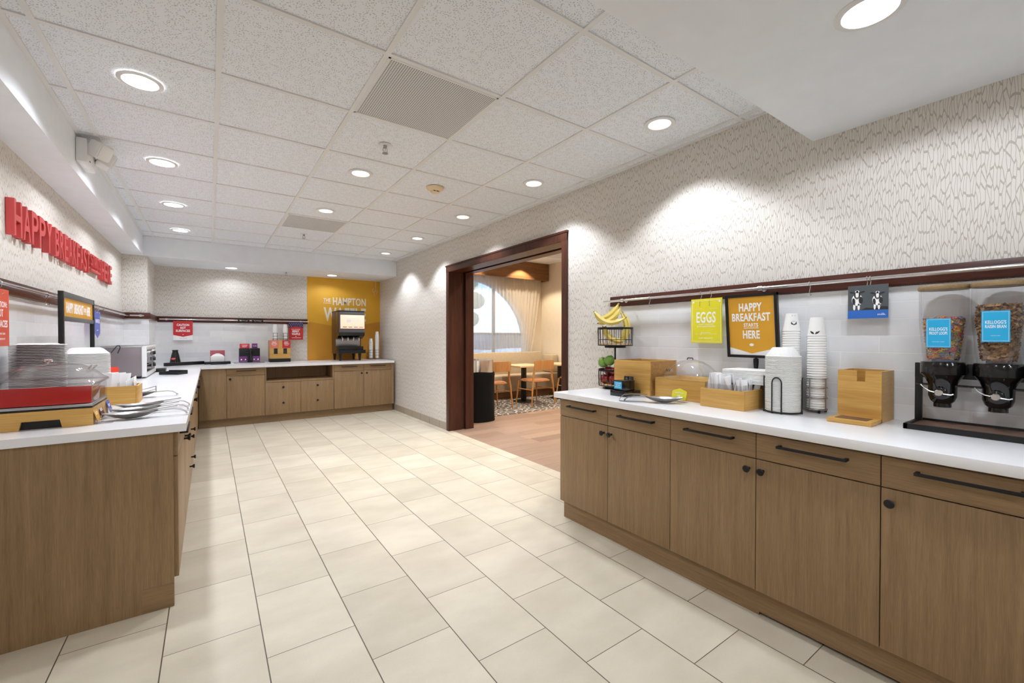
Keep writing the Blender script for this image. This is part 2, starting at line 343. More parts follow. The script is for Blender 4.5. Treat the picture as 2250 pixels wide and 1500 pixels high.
# ------------------------------------------------------------------ mesh helper
class MB:
    def __init__(s): s.v = []; s.f = []; s.m = []; s.cur = 0
    def add(s, verts, faces, mi=None):
        o = len(s.v); s.v += [tuple(p) for p in verts]
        for f in faces: s.f.append(tuple(i+o for i in f)); s.m.append(s.cur if mi is None else mi)
        return s
    def box(s, x0, x1, y0, y1, z0, z1, mi=None, M=None):
        x0, x1 = min(x0, x1), max(x0, x1); y0, y1 = min(y0, y1), max(y0, y1); z0, z1 = min(z0, z1), max(z0, z1)
        v = [(x, y, z) for z in (z0, z1) for y in (y0, y1) for x in (x0, x1)]
        if M: v = [M @ Vector(p) for p in v]
        return s.add(v, [(0, 2, 3, 1), (4, 5, 7, 6), (0, 1, 5, 4), (2, 6, 7, 3), (0, 4, 6, 2), (1, 3, 7, 5)], mi)
    def rbox(s, x0, x1, y0, y1, z0, z1, r=0.004, mi=None, M=None):
        """box with chamfered edges"""
        bm = bmesh.new(); bmesh.ops.create_cube(bm, size=1)
        for v in bm.verts:
            v.co = Vector(((x0+x1)/2+v.co.x*abs(x1-x0), (y0+y1)/2+v.co.y*abs(y1-y0), (z0+z1)/2+v.co.z*abs(z1-z0)))
        r = min(r, 0.45*min(abs(x1-x0), abs(y1-y0), abs(z1-z0)))
        bmesh.ops.bevel(bm, geom=bm.edges[:], offset=r, segments=2, affect='EDGES', profile=0.5)
        return s.frombm(bm, mi, M)
    def frombm(s, bm, mi=None, M=None):
        bm.verts.ensure_lookup_table()
        v = [(M @ p.co if M else p.co.copy()) for p in bm.verts]
        for i, p in enumerate(bm.verts): p.index = i
        f = [[q.index for q in g.verts] for g in bm.faces]
        bm.free(); return s.add(v, f, mi)
    def prism(s, poly, d, M, mi=None):
        """polygon in local xy extruded from z=0 to z=d"""
        n = len(poly)
        v = [M @ Vector((x, y, 0)) for x, y in poly] + [M @ Vector((x, y, d)) for x, y in poly]
        fs = [tuple(reversed(range(n))), tuple(range(n, 2*n))] + [(i, (i+1) % n, n+(i+1) % n, n+i) for i in range(n)]
        return s.add(v, fs, mi)
    def lathe(s, prof, c=(0, 0, 0), seg=24, mi=None, M=None, sx=1, sy=1, cap=True):
        n = len(prof); v = []
        for r, z in prof:
            for k in range(seg):
                a = 2*PI*k/seg; v.append(Vector((c[0]+r*math.cos(a)*sx, c[1]+r*math.sin(a)*sy, c[2]+z)))
        if M: v = [M @ p for p in v]
        f = []
        for i in range(n-1):
            for k in range(seg):
                k2 = (k+1) % seg; f.append((i*seg+k, i*seg+k2, (i+1)*seg+k2, (i+1)*seg+k))
        if cap:
            if prof[0][0] > 1e-6: f.append(tuple(reversed(range(seg))))
            if prof[-1][0] > 1e-6: f.append(tuple((n-1)*seg+k for k in range(seg)))
        return s.add(v, f, mi)
    def tube(s, pts, r, seg=8, mi=None, closed=False, cap=True):
        pts = [Vector(p) for p in pts]; n = len(pts)
        rr = r if isinstance(r, (list, tuple)) else [r]*n
        v = []; prev = None
        for i, p in enumerate(pts):
            a = pts[i-1] if (i > 0 or closed) else p; b = pts[(i+1) % n] if (i < n-1 or closed) else p
            d = (b-a).normalized()
            if prev is None:
                u = d.cross(Vector((0, 0, 1)))
                if u.length < 1e-3: u = d.cross(Vector((1, 0, 0)))
                u.normalize()
            else:
                u = (prev - d*prev.dot(d))
                u = u.normalized() if u.length > 1e-6 else d.orthogonal().normalized()
            prev = u; w = d.cross(u)
            for k in range(seg):
                t = 2*PI*k/seg; v.append(p+(u*math.cos(t)+w*math.sin(t))*rr[i])
        f = []
        for i in range(n if closed else n-1):
            j = (i+1) % n
            for k in range(seg):
                k2 = (k+1) % seg; f.append((i*seg+k, i*seg+k2, j*seg+k2, j*seg+k))
        if cap and not closed:
            f.append(tuple(reversed(range(seg)))); f.append(tuple((n-1)*seg+k for k in range(seg)))
        return s.add(v, f, mi)
    def ring(s, c, R, r, seg=32, k=8, mi=None, sx=1, sy=1):
        return s.tube([(c[0]+R*sx*math.cos(2*PI*i/seg), c[1]+R*sy*math.sin(2*PI*i/seg), c[2]) for i in range(seg)], r, k, mi, closed=True)
    def ball(s, c, r, mi=None, sx=1, sy=1, sz=1, seg=16):
        bm = bmesh.new(); bmesh.ops.create_uvsphere(bm, u_segments=seg, v_segments=max(6, seg//2), radius=r)
        return s.frombm(bm, mi, Matrix.Translation(c) @ Matrix.Diagonal((sx, sy, sz, 1)))
    def loft(s, rings, mi=None, cap0=True, cap1=True):
        n = len(rings[0]); v = [p for r in rings for p in r]; f = []
        for i in range(len(rings)-1):
            for k in range(n):
                k2 = (k+1) % n; f.append((i*n+k, i*n+k2, (i+1)*n+k2, (i+1)*n+k))
        if cap0: f.append(tuple(reversed(range(n))))
        if cap1: f.append(tuple((len(rings)-1)*n+k for k in range(n)))
        return s.add(v, f, mi)
    def build(s, name, mats, parent=None, angle=35, loc=None):
        me = bpy.data.meshes.new(name); me.from_pydata(s.v, [], s.f)
        mats = mats if isinstance(mats, (list, tuple)) else [mats]
        for m in mats: me.materials.append(m)
        me.polygons.foreach_set('material_index', s.m)
        me.polygons.foreach_set('use_smooth', [True]*len(s.f))
        me.update()
        bm = bmesh.new(); bm.from_mesh(me); bmesh.ops.recalc_face_normals(bm, faces=bm.faces); bm.to_mesh(me); bm.free()
        me.set_sharp_from_angle(angle=math.radians(angle))
        o = bpy.data.objects.new(name, me); COL.objects.link(o)
        if parent: o.parent = parent
        if loc: o.location = loc
        return o
def tag(o, label, cat, group=None, kind=None):
    o['label'] = label; o['category'] = cat
    if group: o['group'] = group
    if kind: o['kind'] = kind
    return o
def thing(name, label, cat, loc=(0, 0, 0), rz=0.0, group=None):
    o = bpy.data.objects.new(name, None); COL.objects.link(o)
    o.location = loc; o.rotation_euler = (0, 0, rz); o.empty_display_size = 0.05
    return tag(o, label, cat, group)
def dup(o, loc, rz=0.0, label=None, group=None):
    def cp(src, par):
        c = src.copy(); COL.objects.link(c)
        if par: c.parent = par
        for ch in list(src.children): cp(ch, c)
        return c
    kids = list(o.children); r = o.copy(); COL.objects.link(r); r.location = loc; r.rotation_euler = (0, 0, rz)
    for ch in kids: cp(ch, r)
    if label: r['label'] = label
    if group: r['group'] = group
    return r
def struct(o): o['kind'] = 'structure'; return o
def frame(o, x, y):
    x = Vector(x).normalized(); y = Vector(y).normalized(); z = x.cross(y)
    return Matrix(((x.x, y.x, z.x, o[0]), (x.y, y.y, z.y, o[1]), (x.z, y.z, z.z, o[2]), (0, 0, 0, 1)))
FR = lambda o: frame(o, (0, -1, 0), (0, 0, 1))      # faces -X (on the wall opposite the aisle)
FL = lambda o: frame(o, (0, 1, 0), (0, 0, 1))       # faces +X
FB = lambda o: frame(o, (1, 0, 0), (0, 0, 1))       # faces -Y

# lettering: text outlines turned to mesh, fitted to a given width and height
_TX = {}
def text_geo(s, depth, bold):
    key = (s, depth > 0, bold)
    if key in _TX: return _TX[key]
    c = bpy.data.curves.new('lettering', 'FONT'); c.body = s; c.size = 1.0
    c.resolution_u = 3; c.offset = bold; c.extrude = 0.5 if depth > 0 else 0; c.fill_mode = 'BOTH'; c.space_character = 1.0 + bold*1.6
    o = bpy.data.objects.new('lettering', c); COL.objects.link(o)
    dg = bpy.context.evaluated_depsgraph_get(); me = o.evaluated_get(dg).to_mesh()
    v = [p.co.copy() for p in me.vertices]; f = [tuple(p.vertices) for p in me.polygons]
    o.evaluated_get(dg).to_mesh_clear(); bpy.data.objects.remove(o); bpy.data.curves.remove(c)
    x0 = min(p.x for p in v); x1 = max(p.x for p in v); y0 = min(p.y for p in v); y1 = max(p.y for p in v)
    out = [((p.x-x0)/(x1-x0), (p.y-y0)/(y1-y0), p.z+0.5 if depth > 0 else 0.0) for p in v]
    _TX[key] = (out, f, (x1-x0)/(y1-y0)); return _TX[key]
def text(mb, s, M, cx, y0, w, h, depth=0.0006, bold=0.02, mi=None, z=0.0):
    """text centred on cx, standing on y0, w wide and h tall in the local plane of M, raised by depth"""
    v, f, a = text_geo(s, depth, bold)
    if w is None: w = a*h*0.72
    mb.add([M @ Vector((cx-w/2+p[0]*w, y0+p[1]*h, z+p[2]*depth)) for p in v], f, mi)
def rect(mb, M, x0, x1, y0, y1, z0, z1, mi=None): mb.box(x0, x1, y0, y1, z0, z1, mi, M)

# ------------------------------------------------------------------ the setting
XR, XL, YB, ZC = 2.60, -0.88, 7.98, 2.52
struct(MB().box(-0.98, 2.64, -3.0, 8.1, -0.1, 0.0).build('floor', FLOORT))
struct(MB().box(2.64, 6.4, 0.5, 8.0, -0.1, 0.0).build('floor_lounge', PLANK))
struct(MB().box(3.0, 6.25, 5.68, 7.72, 0.0, 0.006).build('floor_carpet', CARPET))
m = MB()
m.box(XR, 2.95, -3.0, 2.87, 0, 3.2).box(XR, 2.95, 5.165, 8.1, 0, 3.2).box(XR, 2.95, 2.87, 5.165, 2.15, 3.2)
struct(m.build('wall_right', PAPER))
struct(MB().box(-0.98, XL, -3.0, 8.1, 0, 2.6).build('wall_left', PAPER))
struct(MB().box(XL, -0.635, 7.13, YB, 0, 2.3).build('wall_corner_pier', PAPER))
struct(MB().box(-0.98, XR, YB, 8.1, 0, 2.6).build('wall_back', PAPER))
struct(MB().box(-0.98, 2.95, -3.1, -3.0, 0, 2.6).build('wall_rear', PAPER))
struct(MB().box(-30, 36, 8.1, 60, -0.12, -0.1).build('ground_outside', ASPH))
struct(MB().box(2.588, XR, -3.0, 2.274, 0.86, 1.481).build('wall_tile_right', SUBWAY))
struct(MB().box(XL, -0.868, 1.5, 7.118, 0.80, 1.468).build('wall_tile_left', SUBWAY))
struct(MB().box(-0.868, -0.623, 7.118, 7.13, 0.80, 1.475).box(-0.635, -0.623, 7.13, 7.968, 0.80, 1.475).build('wall_tile_pier', SUBWAY))
struct(MB().box(-0.623, 1.02, 7.968, YB, 0.80, 1.475).build('wall_tile_back', SUBWAY))
# mustard wall panel with a darker pointed band at the bottom and its words
m = MB(); m.box(1.365, XR, 7.972, YB, 0.80, 2.27)
MBK = FB((1.365, 7.972, 0.0))
m.prism([(0, 0.80), (1.235, 0.80), (1.235, 1.53), (0.62, 1.40), (0, 1.51)], 0.001, MBK, 1)
text(m, 'THE', MBK, 0.313, 1.852, 0.118, 0.066, 0.001, 0.025, 2)
rect(m, MBK, 0.254, 0.378, 1.829, 1.837, 0, 0.001, 2)
text(m, 'HAMPTON', MBK, 0.694, 1.803, 0.57, 0.138, 0.001, 0.03, 2)
text(m, 'WAFFLE', MBK, 0.618, 1.522, 0.722, 0.24, 0.001, 0.03, 2)
struct(m.build('wall_panel_yellow', [MUST, MUSTD, MUSTL]))
# soffits
struct(MB().box(-0.98, XR, -3.0, 0.95, 2.275, 2.6).build('ceiling_soffit_front', WHITEP))
struct(MB().box(-0.98, -0.672, 0.95, 7.98, 2.275, 2.6).build('ceiling_soffit_left', WHITEP))
struct(MB().box(-0.672, XR, 7.10, YB, 2.270, 2.6).build('ceiling_soffit_back', WHITEP))

# suspended ceiling: tiles lie just above the bars, with round holes for the can lamps
GX = [0.045+0.6185*k for k in range(-2, 6)]; GY = [1.305+0.61*k for k in range(-1, 11)]
CANS = [(0.972, 3.43), (0.972, 4.65)] + [(2.21, y) for y in (1.61, 2.83, 4.05, 5.27, 6.49)]
LEDS = [(-0.272, y) for y in (2.83, 4.05, 5.27, 6.49)]
VENTS = [(0.972, 2.22), (0.972, 5.27)]
HR = 0.062
m = MB()
xs = [-0.672] + [x for x in GX if -0.67 < x < XR] + [XR]; ys = [0.95] + [y for y in GY if 0.95 < y < 7.10] + [7.10]
for i in range(len(xs)-1):
    for j in range(len(ys)-1):
        x0, x1, y0, y1 = xs[i], xs[i+1], ys[j], ys[j+1]
        hit = [c for c in CANS if x0 < c[0] < x1 and y0 < c[1] < y1]
        if any(x0 < v[0] < x1 and y0 < v[1] < y1 for v in VENTS): continue
        z = ZC+0.004
        if not hit:
            m.add([(x0, y0, z), (x0, y1, z), (x1, y1, z), (x1, y0, z)], [(0, 1, 2, 3)])
        else:
            cx, cy = hit[0]; n = 32; inn = []; out = []
            for k in range(n):
                a = 2*PI*k/n+PI/n; c, s_ = math.cos(a), math.sin(a)
                inn.append((cx+HR*c, cy+HR*s_, z))
                q = min(((x1-cx) if c > 0 else (cx-x0))/abs(c), ((y1-cy) if s_ > 0 else (cy-y0))/abs(s_))
                out.append((cx+q*c, cy+q*s_, z))
            v = inn+out; f = [(k, (k+1) % n, n+(k+1) % n, n+k) for k in range(n)]
            for (px, py) in ((x0, y0), (x1, y0), (x1, y1), (x0, y1)):
                v.append((px, py, z)); b_ = min(range(n), key=lambda k: (out[k][0]-px)**2+(out[k][1]-py)**2)
                o2 = sorted(range(n), key=lambda k: (out[k][0]-px)**2+(out[k][1]-py)**2)[:2]
                f.append((n+o2[0], n+o2[1], len(v)-1))
            m.add(v, f)
struct(m.build('ceiling', ACOU))
struct(MB().box(-0.98, 2.95, -3.0, 8.1, 2.72, 2.80).build('ceiling_deck', WHITEP))
m = MB()
for x in xs[1:-1]: m.box(x-0.012, x+0.012, 0.95, 7.10, ZC-0.003, ZC+0.012)
for y in ys[1:-1]: m.box(-0.672, XR, y-0.012, y+0.012, ZC-0.0025, ZC+0.012)
m.box(-0.672, -0.650, 0.95, 7.1, ZC-0.003, ZC+0.01).box(2.578, XR, 0.95, 7.1, ZC-0.003, ZC+0.01)
m.box(-0.672, XR, 7.08, 7.1, ZC-0.003, ZC+0.01)
struct(m.build('trim_ceiling_grid', GRIDP))

# rails behind the counters: dark boards
def board(name, x0, x1, y0, y1, z0, z1, mat): return struct(MB().rbox(x0, x1, y0, y1, z0, z1, 0.003).build(name, mat))
board('trim_rail_right', 2.572, 2.588, -3.0, 2.322, 1.484, 1.560, DARKY)
board('trim_rail_left', -0.868, -0.852, 1.5, 7.102, 1.470, 1.545, DARKY)
board('trim_rail_pier', -0.868, -0.607, 7.102, 7.118, 1.478, 1.553, DARKX)
board('trim_rail_pier_side', -0.623, -0.607, 7.118, 7.952, 1.478, 1.545, DARKY)
board('trim_rail_back', -0.607, 1.365, 7.952, 7.968, 1.462, 1.544, DARKX)
# tile baseboard
m = MB(); m.box(2.590, XR, 5.20, 7.20, 0, 0.098)
for k in range(6): m.box(2.5895, 2.5905, 5.42+0.33*k, 5.423+0.33*k, 0, 0.098, 1)
struct(m.build('baseboard_right', [BASETILE, INK]))
# opening to the lounge: casing, lining with the slot of a pocket door
m = MB()
m.rbox(2.582, XR, 5.125, 5.20, 0, 2.187, 0.004).rbox(2.582, XR, 2.833, 2.905, 0, 2.187, 0.004).rbox(2.580, XR, 2.833, 5.20, 2.10, 2.187, 0.004)
m.box(2.574, XR, 2.828, 5.205, 2.172, 2.190)
struct(m.build('trim_1', DARK))
m = MB()
for a, b in ((2.60, 2.775), (2.835, 2.95)):
    m.box(a, b, 5.13, 5.165, 0, 2.14).box(a, b, 2.87, 2.905, 0, 2.14).box(a, b, 2.87, 5.165, 2.105, 2.14)
m.box(2.835, 2.955, 5.115, 5.13, 0, 2.12)
struct(m.build('trim_2', DARK))
struct(MB().box(2.775, 2.835, 5.16, 5.165, 0, 2.15).box(2.775, 2.835, 2.87, 5.165, 2.145, 2.15).build('trim_slot_shade', BLACK))  # black strips paint the shade inside the pocket slot
d = struct(MB().box(2.785, 2.825, 5.150, 5.160, 0.01, 2.13).build('door_1', DARK))

# ------------------------------------------------------------------ lounge shell
struct(MB().box(6.25, 6.4, 0.5, 8.0, 0, 3.3).build('wall_lounge_side', PAPERF))
struct(MB().box(2.95, 6.25, 0.5, 0.6, 0, 3.3).build('wall_lounge_near', PAPERF))
WX, WZ, WR = 4.40, 1.05, 1.47
m = MB(); arc = [(WX-WR*math.cos(PI*k/40), WZ+WR*math.sin(PI*k/40)) for k in range(41)]
M0 = FB((0, 7.86, 0))
for k in range(40):
    p, q = arc[k], arc[k+1]
    m.prism([p, q, (q[0], 3.3), (p[0], 3.3)], 0.14, M0)
m.box(2.90, WX-WR, 7.72, 7.86, 0.70, 3.3).box(WX+WR, 6.30, 7.72, 7.86, 0.70, 3.3)
m.box(2.90, 6.30, 7.72, 7.86, 0, 0.70)
struct(m.build('wall_lounge_back', PAPERF))
struct(MB().box(2.60, 6.4, 6.78, 8.0, 2.87, 3.3).build('ceiling_lounge_low', WHITEP))
struct(MB().box(2.60, 6.4, 0.5, 6.78, 3.12, 3.3).build('ceiling_lounge', WHITEP))
win = tag(bpy.data.objects.new('window_1', None), 'arched lounge window behind sheer curtain', 'window', kind='structure'); COL.objects.link(win)
m = MB(); M0 = FB((0, 7.83, 0)); ri = WR-0.11
for k in range(40):
    a0, a1 = PI*k/40, PI*(k+1)/40
    P = lambda r, a: (WX-r*math.cos(a), WZ+r*math.sin(a))
    m.prism([P(ri, a0), P(ri, a1), P(WR, a1), P(WR, a0)], 0.07, M0)
m.box(WX-WR, WX-ri, 7.76, 7.83, 0.70, WZ).box(WX+ri, WX+WR, 7.76, 7.83, 0.70, WZ).box(WX-WR, WX+WR, 7.76, 7.83, 0.70, 0.78)
m.build('window_frame', PLASW, win)
m = MB()
m.box(4.96, 5.02, 7.77, 7.81, 0.78, 2.33).box(3.78, 3.84, 7.77, 7.81, 0.78, 2.33).box(WX-ri, WX+ri, 7.77, 7.81, 1.29, 1.335)
m.build('muntin', GREYM, win)
MB().prism([(WX+ri, 0.78)] + [(WX+ri*math.cos(PI*k/40), WZ+ri*math.sin(PI*k/40)) for k in range(41)] + [(WX-ri, 0.78)], 0.006, FB((0, 7.80, 0))).build('pane', PANE, win)

# ------------------------------------------------------------------ lamps
def spot(parent, loc, power, size=128, blend=0.4, col=(0.93, 0.985, 1.07), soft=0.06):
    l = bpy.data.lights.new('lamp_light', 'SPOT'); l.energy = power; l.spot_size = math.radians(size); l.spot_blend = blend
    l.color = col; l.shadow_soft_size = soft
    o = bpy.data.objects.new('lamp_light', l); COL.objects.link(o); o.parent = parent; o.location = loc
    return o
def can_parts(t):
    MB().lathe([(HR-0.002, 0.004), (HR+0.004, -0.005), (0.088, -0.004), (0.090, 0.0), (0.090, 0.003)], seg=40, cap=False).build('trim_ring', GRIDP, t)
    MB().lathe([(HR, 0.0), (0.058, 0.03), (0.046, 0.075), (0.042, 0.075)], seg=40, cap=False).build('reflector', CHROMEW, t)
    MB().lathe([(0.0, 0.070), (0.044, 0.070)], seg=32, cap=False).build('bulb', BULB, t)
CHROMEW = plain('white reflector', srgb(240, 240, 240), 0.3)
LED_ROWS = {}
def led(loc, label, group, power=None, size=172, blend=0.15):
    t = thing('ceiling_light', label, 'ceiling light', loc, group=group)
    MB().lathe([(0.072, -0.006), (0.082, -0.007), (0.092, -0.003), (0.092, 0.0)], seg=40, cap=False).build('trim_ring', GRIDP, t)
    MB().lathe([(0.0, -0.007), (0.05, -0.0068), (0.073, -0.006)], seg=40, cap=False).build('lens', LEDM, t)
    spot(t, (0, 0, -0.012), power or LED_W, size, blend)
    return t
ordn = ['first', 'second', 'third', 'fourth', 'fifth', 'sixth']
for i, (x, y) in enumerate(LEDS):
    led((x, y, ZC), 'flat round ceiling light in the row near the red letters, %s from the camera' % ordn[i], 'flat lights over the letter wall', 34, 146, 0.55)
for i, (x, y) in enumerate(CANS):
    row = i < 2
    t = thing('ceiling_light', ('recessed can light in the middle of the tiled ceiling, %s from the camera' % ordn[i]) if row else
              ('recessed can light in the row along the doorway wall, %s from the camera' % ordn[i-2]), 'ceiling light', (x, y, ZC), group='recessed can lights')
    can_parts(t)
    spot(t, (0, 0, -0.01), CAN_W, 112, 0.32)
led((1.705, 0.47, 2.275), 'large round ceiling light in the plain lowered ceiling above the cereal counter', None)
led((0.275, 7.62, 2.27), 'small round light in the back soffit above the plain wallpaper', 'back soffit lights', 7, 160, 0.4)
led((1.678, 7.58, 2.27), 'small round light in the back soffit above the yellow wall', 'back soffit lights', 7, 160, 0.4)
# unseen lamps added behind the camera to fill the room with light
for x, y in ((0.2, 0.47), (0.2, -1.0), (1.705, -1.0), (0.95, -2.2)):
    led((x, y, 2.275), 'added unseen round light in the lowered ceiling behind the view', 'added lights behind the view', 14)
for x, y in ((5.45, 7.18), (4.2, 7.18)):
    t = thing('ceiling_light', 'small warm ceiling light washing the wooden valance in the lounge', 'ceiling light', (x, y, 2.87), group='lounge valance lights')
    MB().lathe([(0.04, -0.004), (0.06, -0.004), (0.062, 0.0)], seg=24, cap=False).build('trim_ring', GRIDP, t)
    MB().lathe([(0.0, -0.003), (0.042, -0.003)], seg=24, cap=False).build('lens', LEDM, t)
    spot(t, (0, 0, -0.01), FAR_W, 110, 0.3, (1, 0.86, 0.66), 0.03)
for x, y in ((4.0, 5.6), (5.4, 5.6), (4.0, 3.9), (5.4, 3.9), (4.6, 2.0)):
    t = thing('ceiling_light', 'round ceiling light over the lounge tables', 'ceiling light', (x, y, 3.12), group='lounge ceiling lights')
    MB().lathe([(0.06, -0.004), (0.08, -0.004), (0.082, 0.0)], seg=24, cap=False).build('trim_ring', GRIDP, t)
    MB().lathe([(0.0, -0.003), (0.062, -0.003)], seg=24, cap=False).build('lens', LEDM, t)
    spot(t, (0, 0, -0.01), FAR_W*1.3, 140, 0.5, (1, 0.9, 0.76))

# vents, sprinklers, detector, emergency light
for i, (x, y) in enumerate(VENTS):
    t = thing('ceiling_vent', 'square perforated air vent %s' % ('close to the camera with a square mark in its face' if i == 0 else 'further back beside the second middle can light'), 'vent', (x, y, ZC), group='perforated ceiling vents')
    a, b = 0.297, 0.293
    MB().box(-a, a, -b, b, -0.001, 0.003).build('perforated_face', PERF, t)
    m = MB()
    for q in ((-a, -a+0.01, -b, b), (a-0.01, a, -b, b), (-a, a, -b, -b+0.01), (-a, a, b-0.01, b)): m.box(*q, -0.004, 0.004)
    m.build('frame', GRIDP, t)
    m = MB()
    for r in (0.13, 0.08): m.box(-r, r, -r, r, 0.03, 0.032)
    m.build('diffuser_plate', GREYM, t)
def sprinkler(loc, label):
    t = thing('sprinkler', label, 'sprinkler', loc, group='ceiling sprinklers')
    MB().lathe([(0.0, -0.004), (0.036, -0.004), (0.04, 0.0)], seg=28).build('escutcheon', GRIDP, t)
    m = MB(); m.lathe([(0.011, -0.003), (0.011, -0.02), (0.008, -0.022)], seg=14)
    for s_ in (-1, 1): m.tube([(0.010*s_, 0, -0.02), (0.015*s_, 0, -0.032), (0.012*s_, 0, -0.045), (0.002*s_, 0, -0.054)], 0.0022, 6)
    m.tube([(0, 0, -0.02), (0, 0, -0.054)], 0.002, 6)
    m.build('frame_arms', STEEL, t)
    MB().lathe([(0.018, -0.054), (0.019, -0.057), (0.004, -0.057)], seg=18).build('deflector', STEEL, t)
sprinkler((0.962, 2.83, ZC), 'metal sprinkler head just behind the nearer perforated vent')
sprinkler((0.968, 5.86, ZC), 'small metal sprinkler head in the tiled ceiling behind the far vent')
sprinkler((1.0, 7.62, 2.27), 'small metal sprinkler head under the back soffit beside the yellow wall')
t = thing('smoke_detector', 'ivory round smoke detector on the tiled ceiling', 'smoke detector', (1.585, 3.395, ZC))
MB().lathe([(0.0, -0.046), (0.028, -0.046), (0.036, -0.042), (0.040, -0.030), (0.056, -0.022), (0.070, -0.014), (0.075, -0.004), (0.075, 0.0)], seg=36).build('housing', IVORY, t)
MB().box(-0.03, -0.012, -0.0375, -0.034, -0.040, -0.034).box(-0.006, 0.016, -0.0385, -0.035, -0.040, -0.034).build('slot', BLACK, t)
t = thing('emergency_light', 'grey white emergency light with two square lamp heads on the soffit', 'emergency light', (-0.672, 3.86, 2.42))
MB().rbox(0.0, 0.055, -0.11, 0.14, -0.075, 0.075, 0.01).build('housing', PLASW, t)
for yy, rz in ((-0.06, -0.5), (0.12, 0.35)):
    M0 = Matrix.Translation((0.10, yy, 0.025)) @ Matrix.Rotation(rz, 4, 'Z') @ Matrix.Rotation(0.45, 4, 'Y')
    h = MB().rbox(-0.03, 0.045, -0.055, 0.055, -0.05, 0.05, 0.012, None, M0).build('lamp_head', PLASW, t)
    MB().rbox(0.044, 0.048, -0.046, 0.046, -0.042, 0.042, 0.002, None, M0).build('lens', PLASW, h)
    MB().tube([(0.05, yy, 0.0), (0.085, yy, 0.02)], 0.012, 8).build('neck', GREYM, h)
MB().box(0.05, 0.0565, -0.05, -0.03, -0.055, -0.048).build('test_button', BLACK, t)

# ------------------------------------------------------------------ cabinets and worktops
def pull(par, x0, x1, z, name='handle'):
    m = MB(); m.rbox(x0, x1, -0.034, -0.024, z-0.0055, z+0.0055, 0.0015)
    m.rbox(x0, x0+0.011, -0.026, 0.0, z-0.005, z+0.005, 0.001).rbox(x1-0.011, x1, -0.026, 0.0, z-0.005, z+0.005, 0.001)
    m.build(name, BLACK, par)
def knob(par, x, z):
    prof = [(0.006, 0.0), (0.0055, 0.012), (0.008, 0.018), (0.0145, 0.024), (0.0155, 0.028), (0.012, 0.031), (0.0, 0.032)]
    MB().lathe(prof, seg=20, M=Matrix.Translation((x, 0, z)) @ Matrix.Rotation(PI/2, 4, 'X')).build('knob', BLACK, par)
def cabinet(label, loc, rz, w, dep, grainh, layout, top=0.824, toe=0.037, d0=0.125, d1=0.708, group=None, kx=0.04, hl=0.26, toe_gap=0.0):
    t = thing('base_cabinet', label, 'cabinet', loc, rz, group)
    g = 0.0016
    MB().box(0.001, w-0.001, 0.019, dep, 0.118, top).build('body', OAK, t)
    MB().box(0.0, w, toe, toe+0.016, toe_gap, 0.118).build('toe_kick', grainh, t)
    if layout in ('L', 'R'):
        MB().rbox(g, w-g, 0, 0.018, d1+0.004, top-0.004, 0.0012).build('drawer', grainh, t)
        dr = t.children[-1]; pull(dr, w/2-hl/2, w/2+hl/2, 0.785 if top > 0.82 else 0.772)
        MB().rbox(g, w-g, 0, 0.018, d0, d1, 0.0012).build('door', OAK, t)
        do = t.children[-1]
        for c in t.children:
            if c.name.startswith('door'): do = c
        knob(do, kx if layout == 'L' else w-kx, 0.662)
    elif layout == 'blank':
        MB().rbox(g, w-g, 0, 0.018, d0, top-0.004, 0.0012).build('front_panel', OAK, t)
    return t
NM = ['at its far end beside the doorway', 'next to the one beside the doorway', 'third from the doorway, under the cutlery box', 'fourth from the doorway, under the paper bowls', 'under the cereal dispenser with its knob showing', 'past the one under the cereal dispenser']
for i in range(7):
    y1 = 2.235-0.4335*i
    lab = 'oak cereal counter cabinet, ' + (NM[i] if i < 6 else 'last one')
    cabinet(lab, (1.978, y1, 0), -PI/2, 0.4335, 0.61, OAKH, 'RLRLLRL'[i] if i != 1 else 'L', group='cereal counter cabinets', hl=0.245, toe_gap=0.0 if i < 3 else 0.014, kx=0.03)
# long counter under the red letters
LEFTU = ['R', 'L', 'drawers', 'R', 'L', 'R', 'L']
for i, l in enumerate(LEFTU):
    t = cabinet('oak base cabinet below the red letters, %s along from the open end' % (ordn+['seventh'])[i], (-0.123, 2.551+0.6127*i, 0), PI/2, 0.6127, 0.74, OAKH, l if l != 'drawers' else 'none', top=0.808, d1=0.69, group='cabinets below the red letters', hl=0.3)
    if l == 'drawers':
        for q in (0, 1):
            MB().rbox(0.0016+q*0.306, 0.3045+q*0.306, 0, 0.018, 0.125, 0.804, 0.0012).build('drawer', OAK, t)
            dr = [c for c in t.children if c.name.startswith('drawer')][q]
            knob(dr, 0.153+q*0.306, 0.52); knob(dr, 0.153+q*0.306, 0.30)
    if i == 0:
        e = MB().box(-0.021, 0.0, 0.017, 0.755, 0.0, 0.808).build('end_panel', OAK, t)
        MB().box(-0.0225, -0.021, 0.017, 0.13, 0.004, 0.11).build('toe_return', OAKX, t)
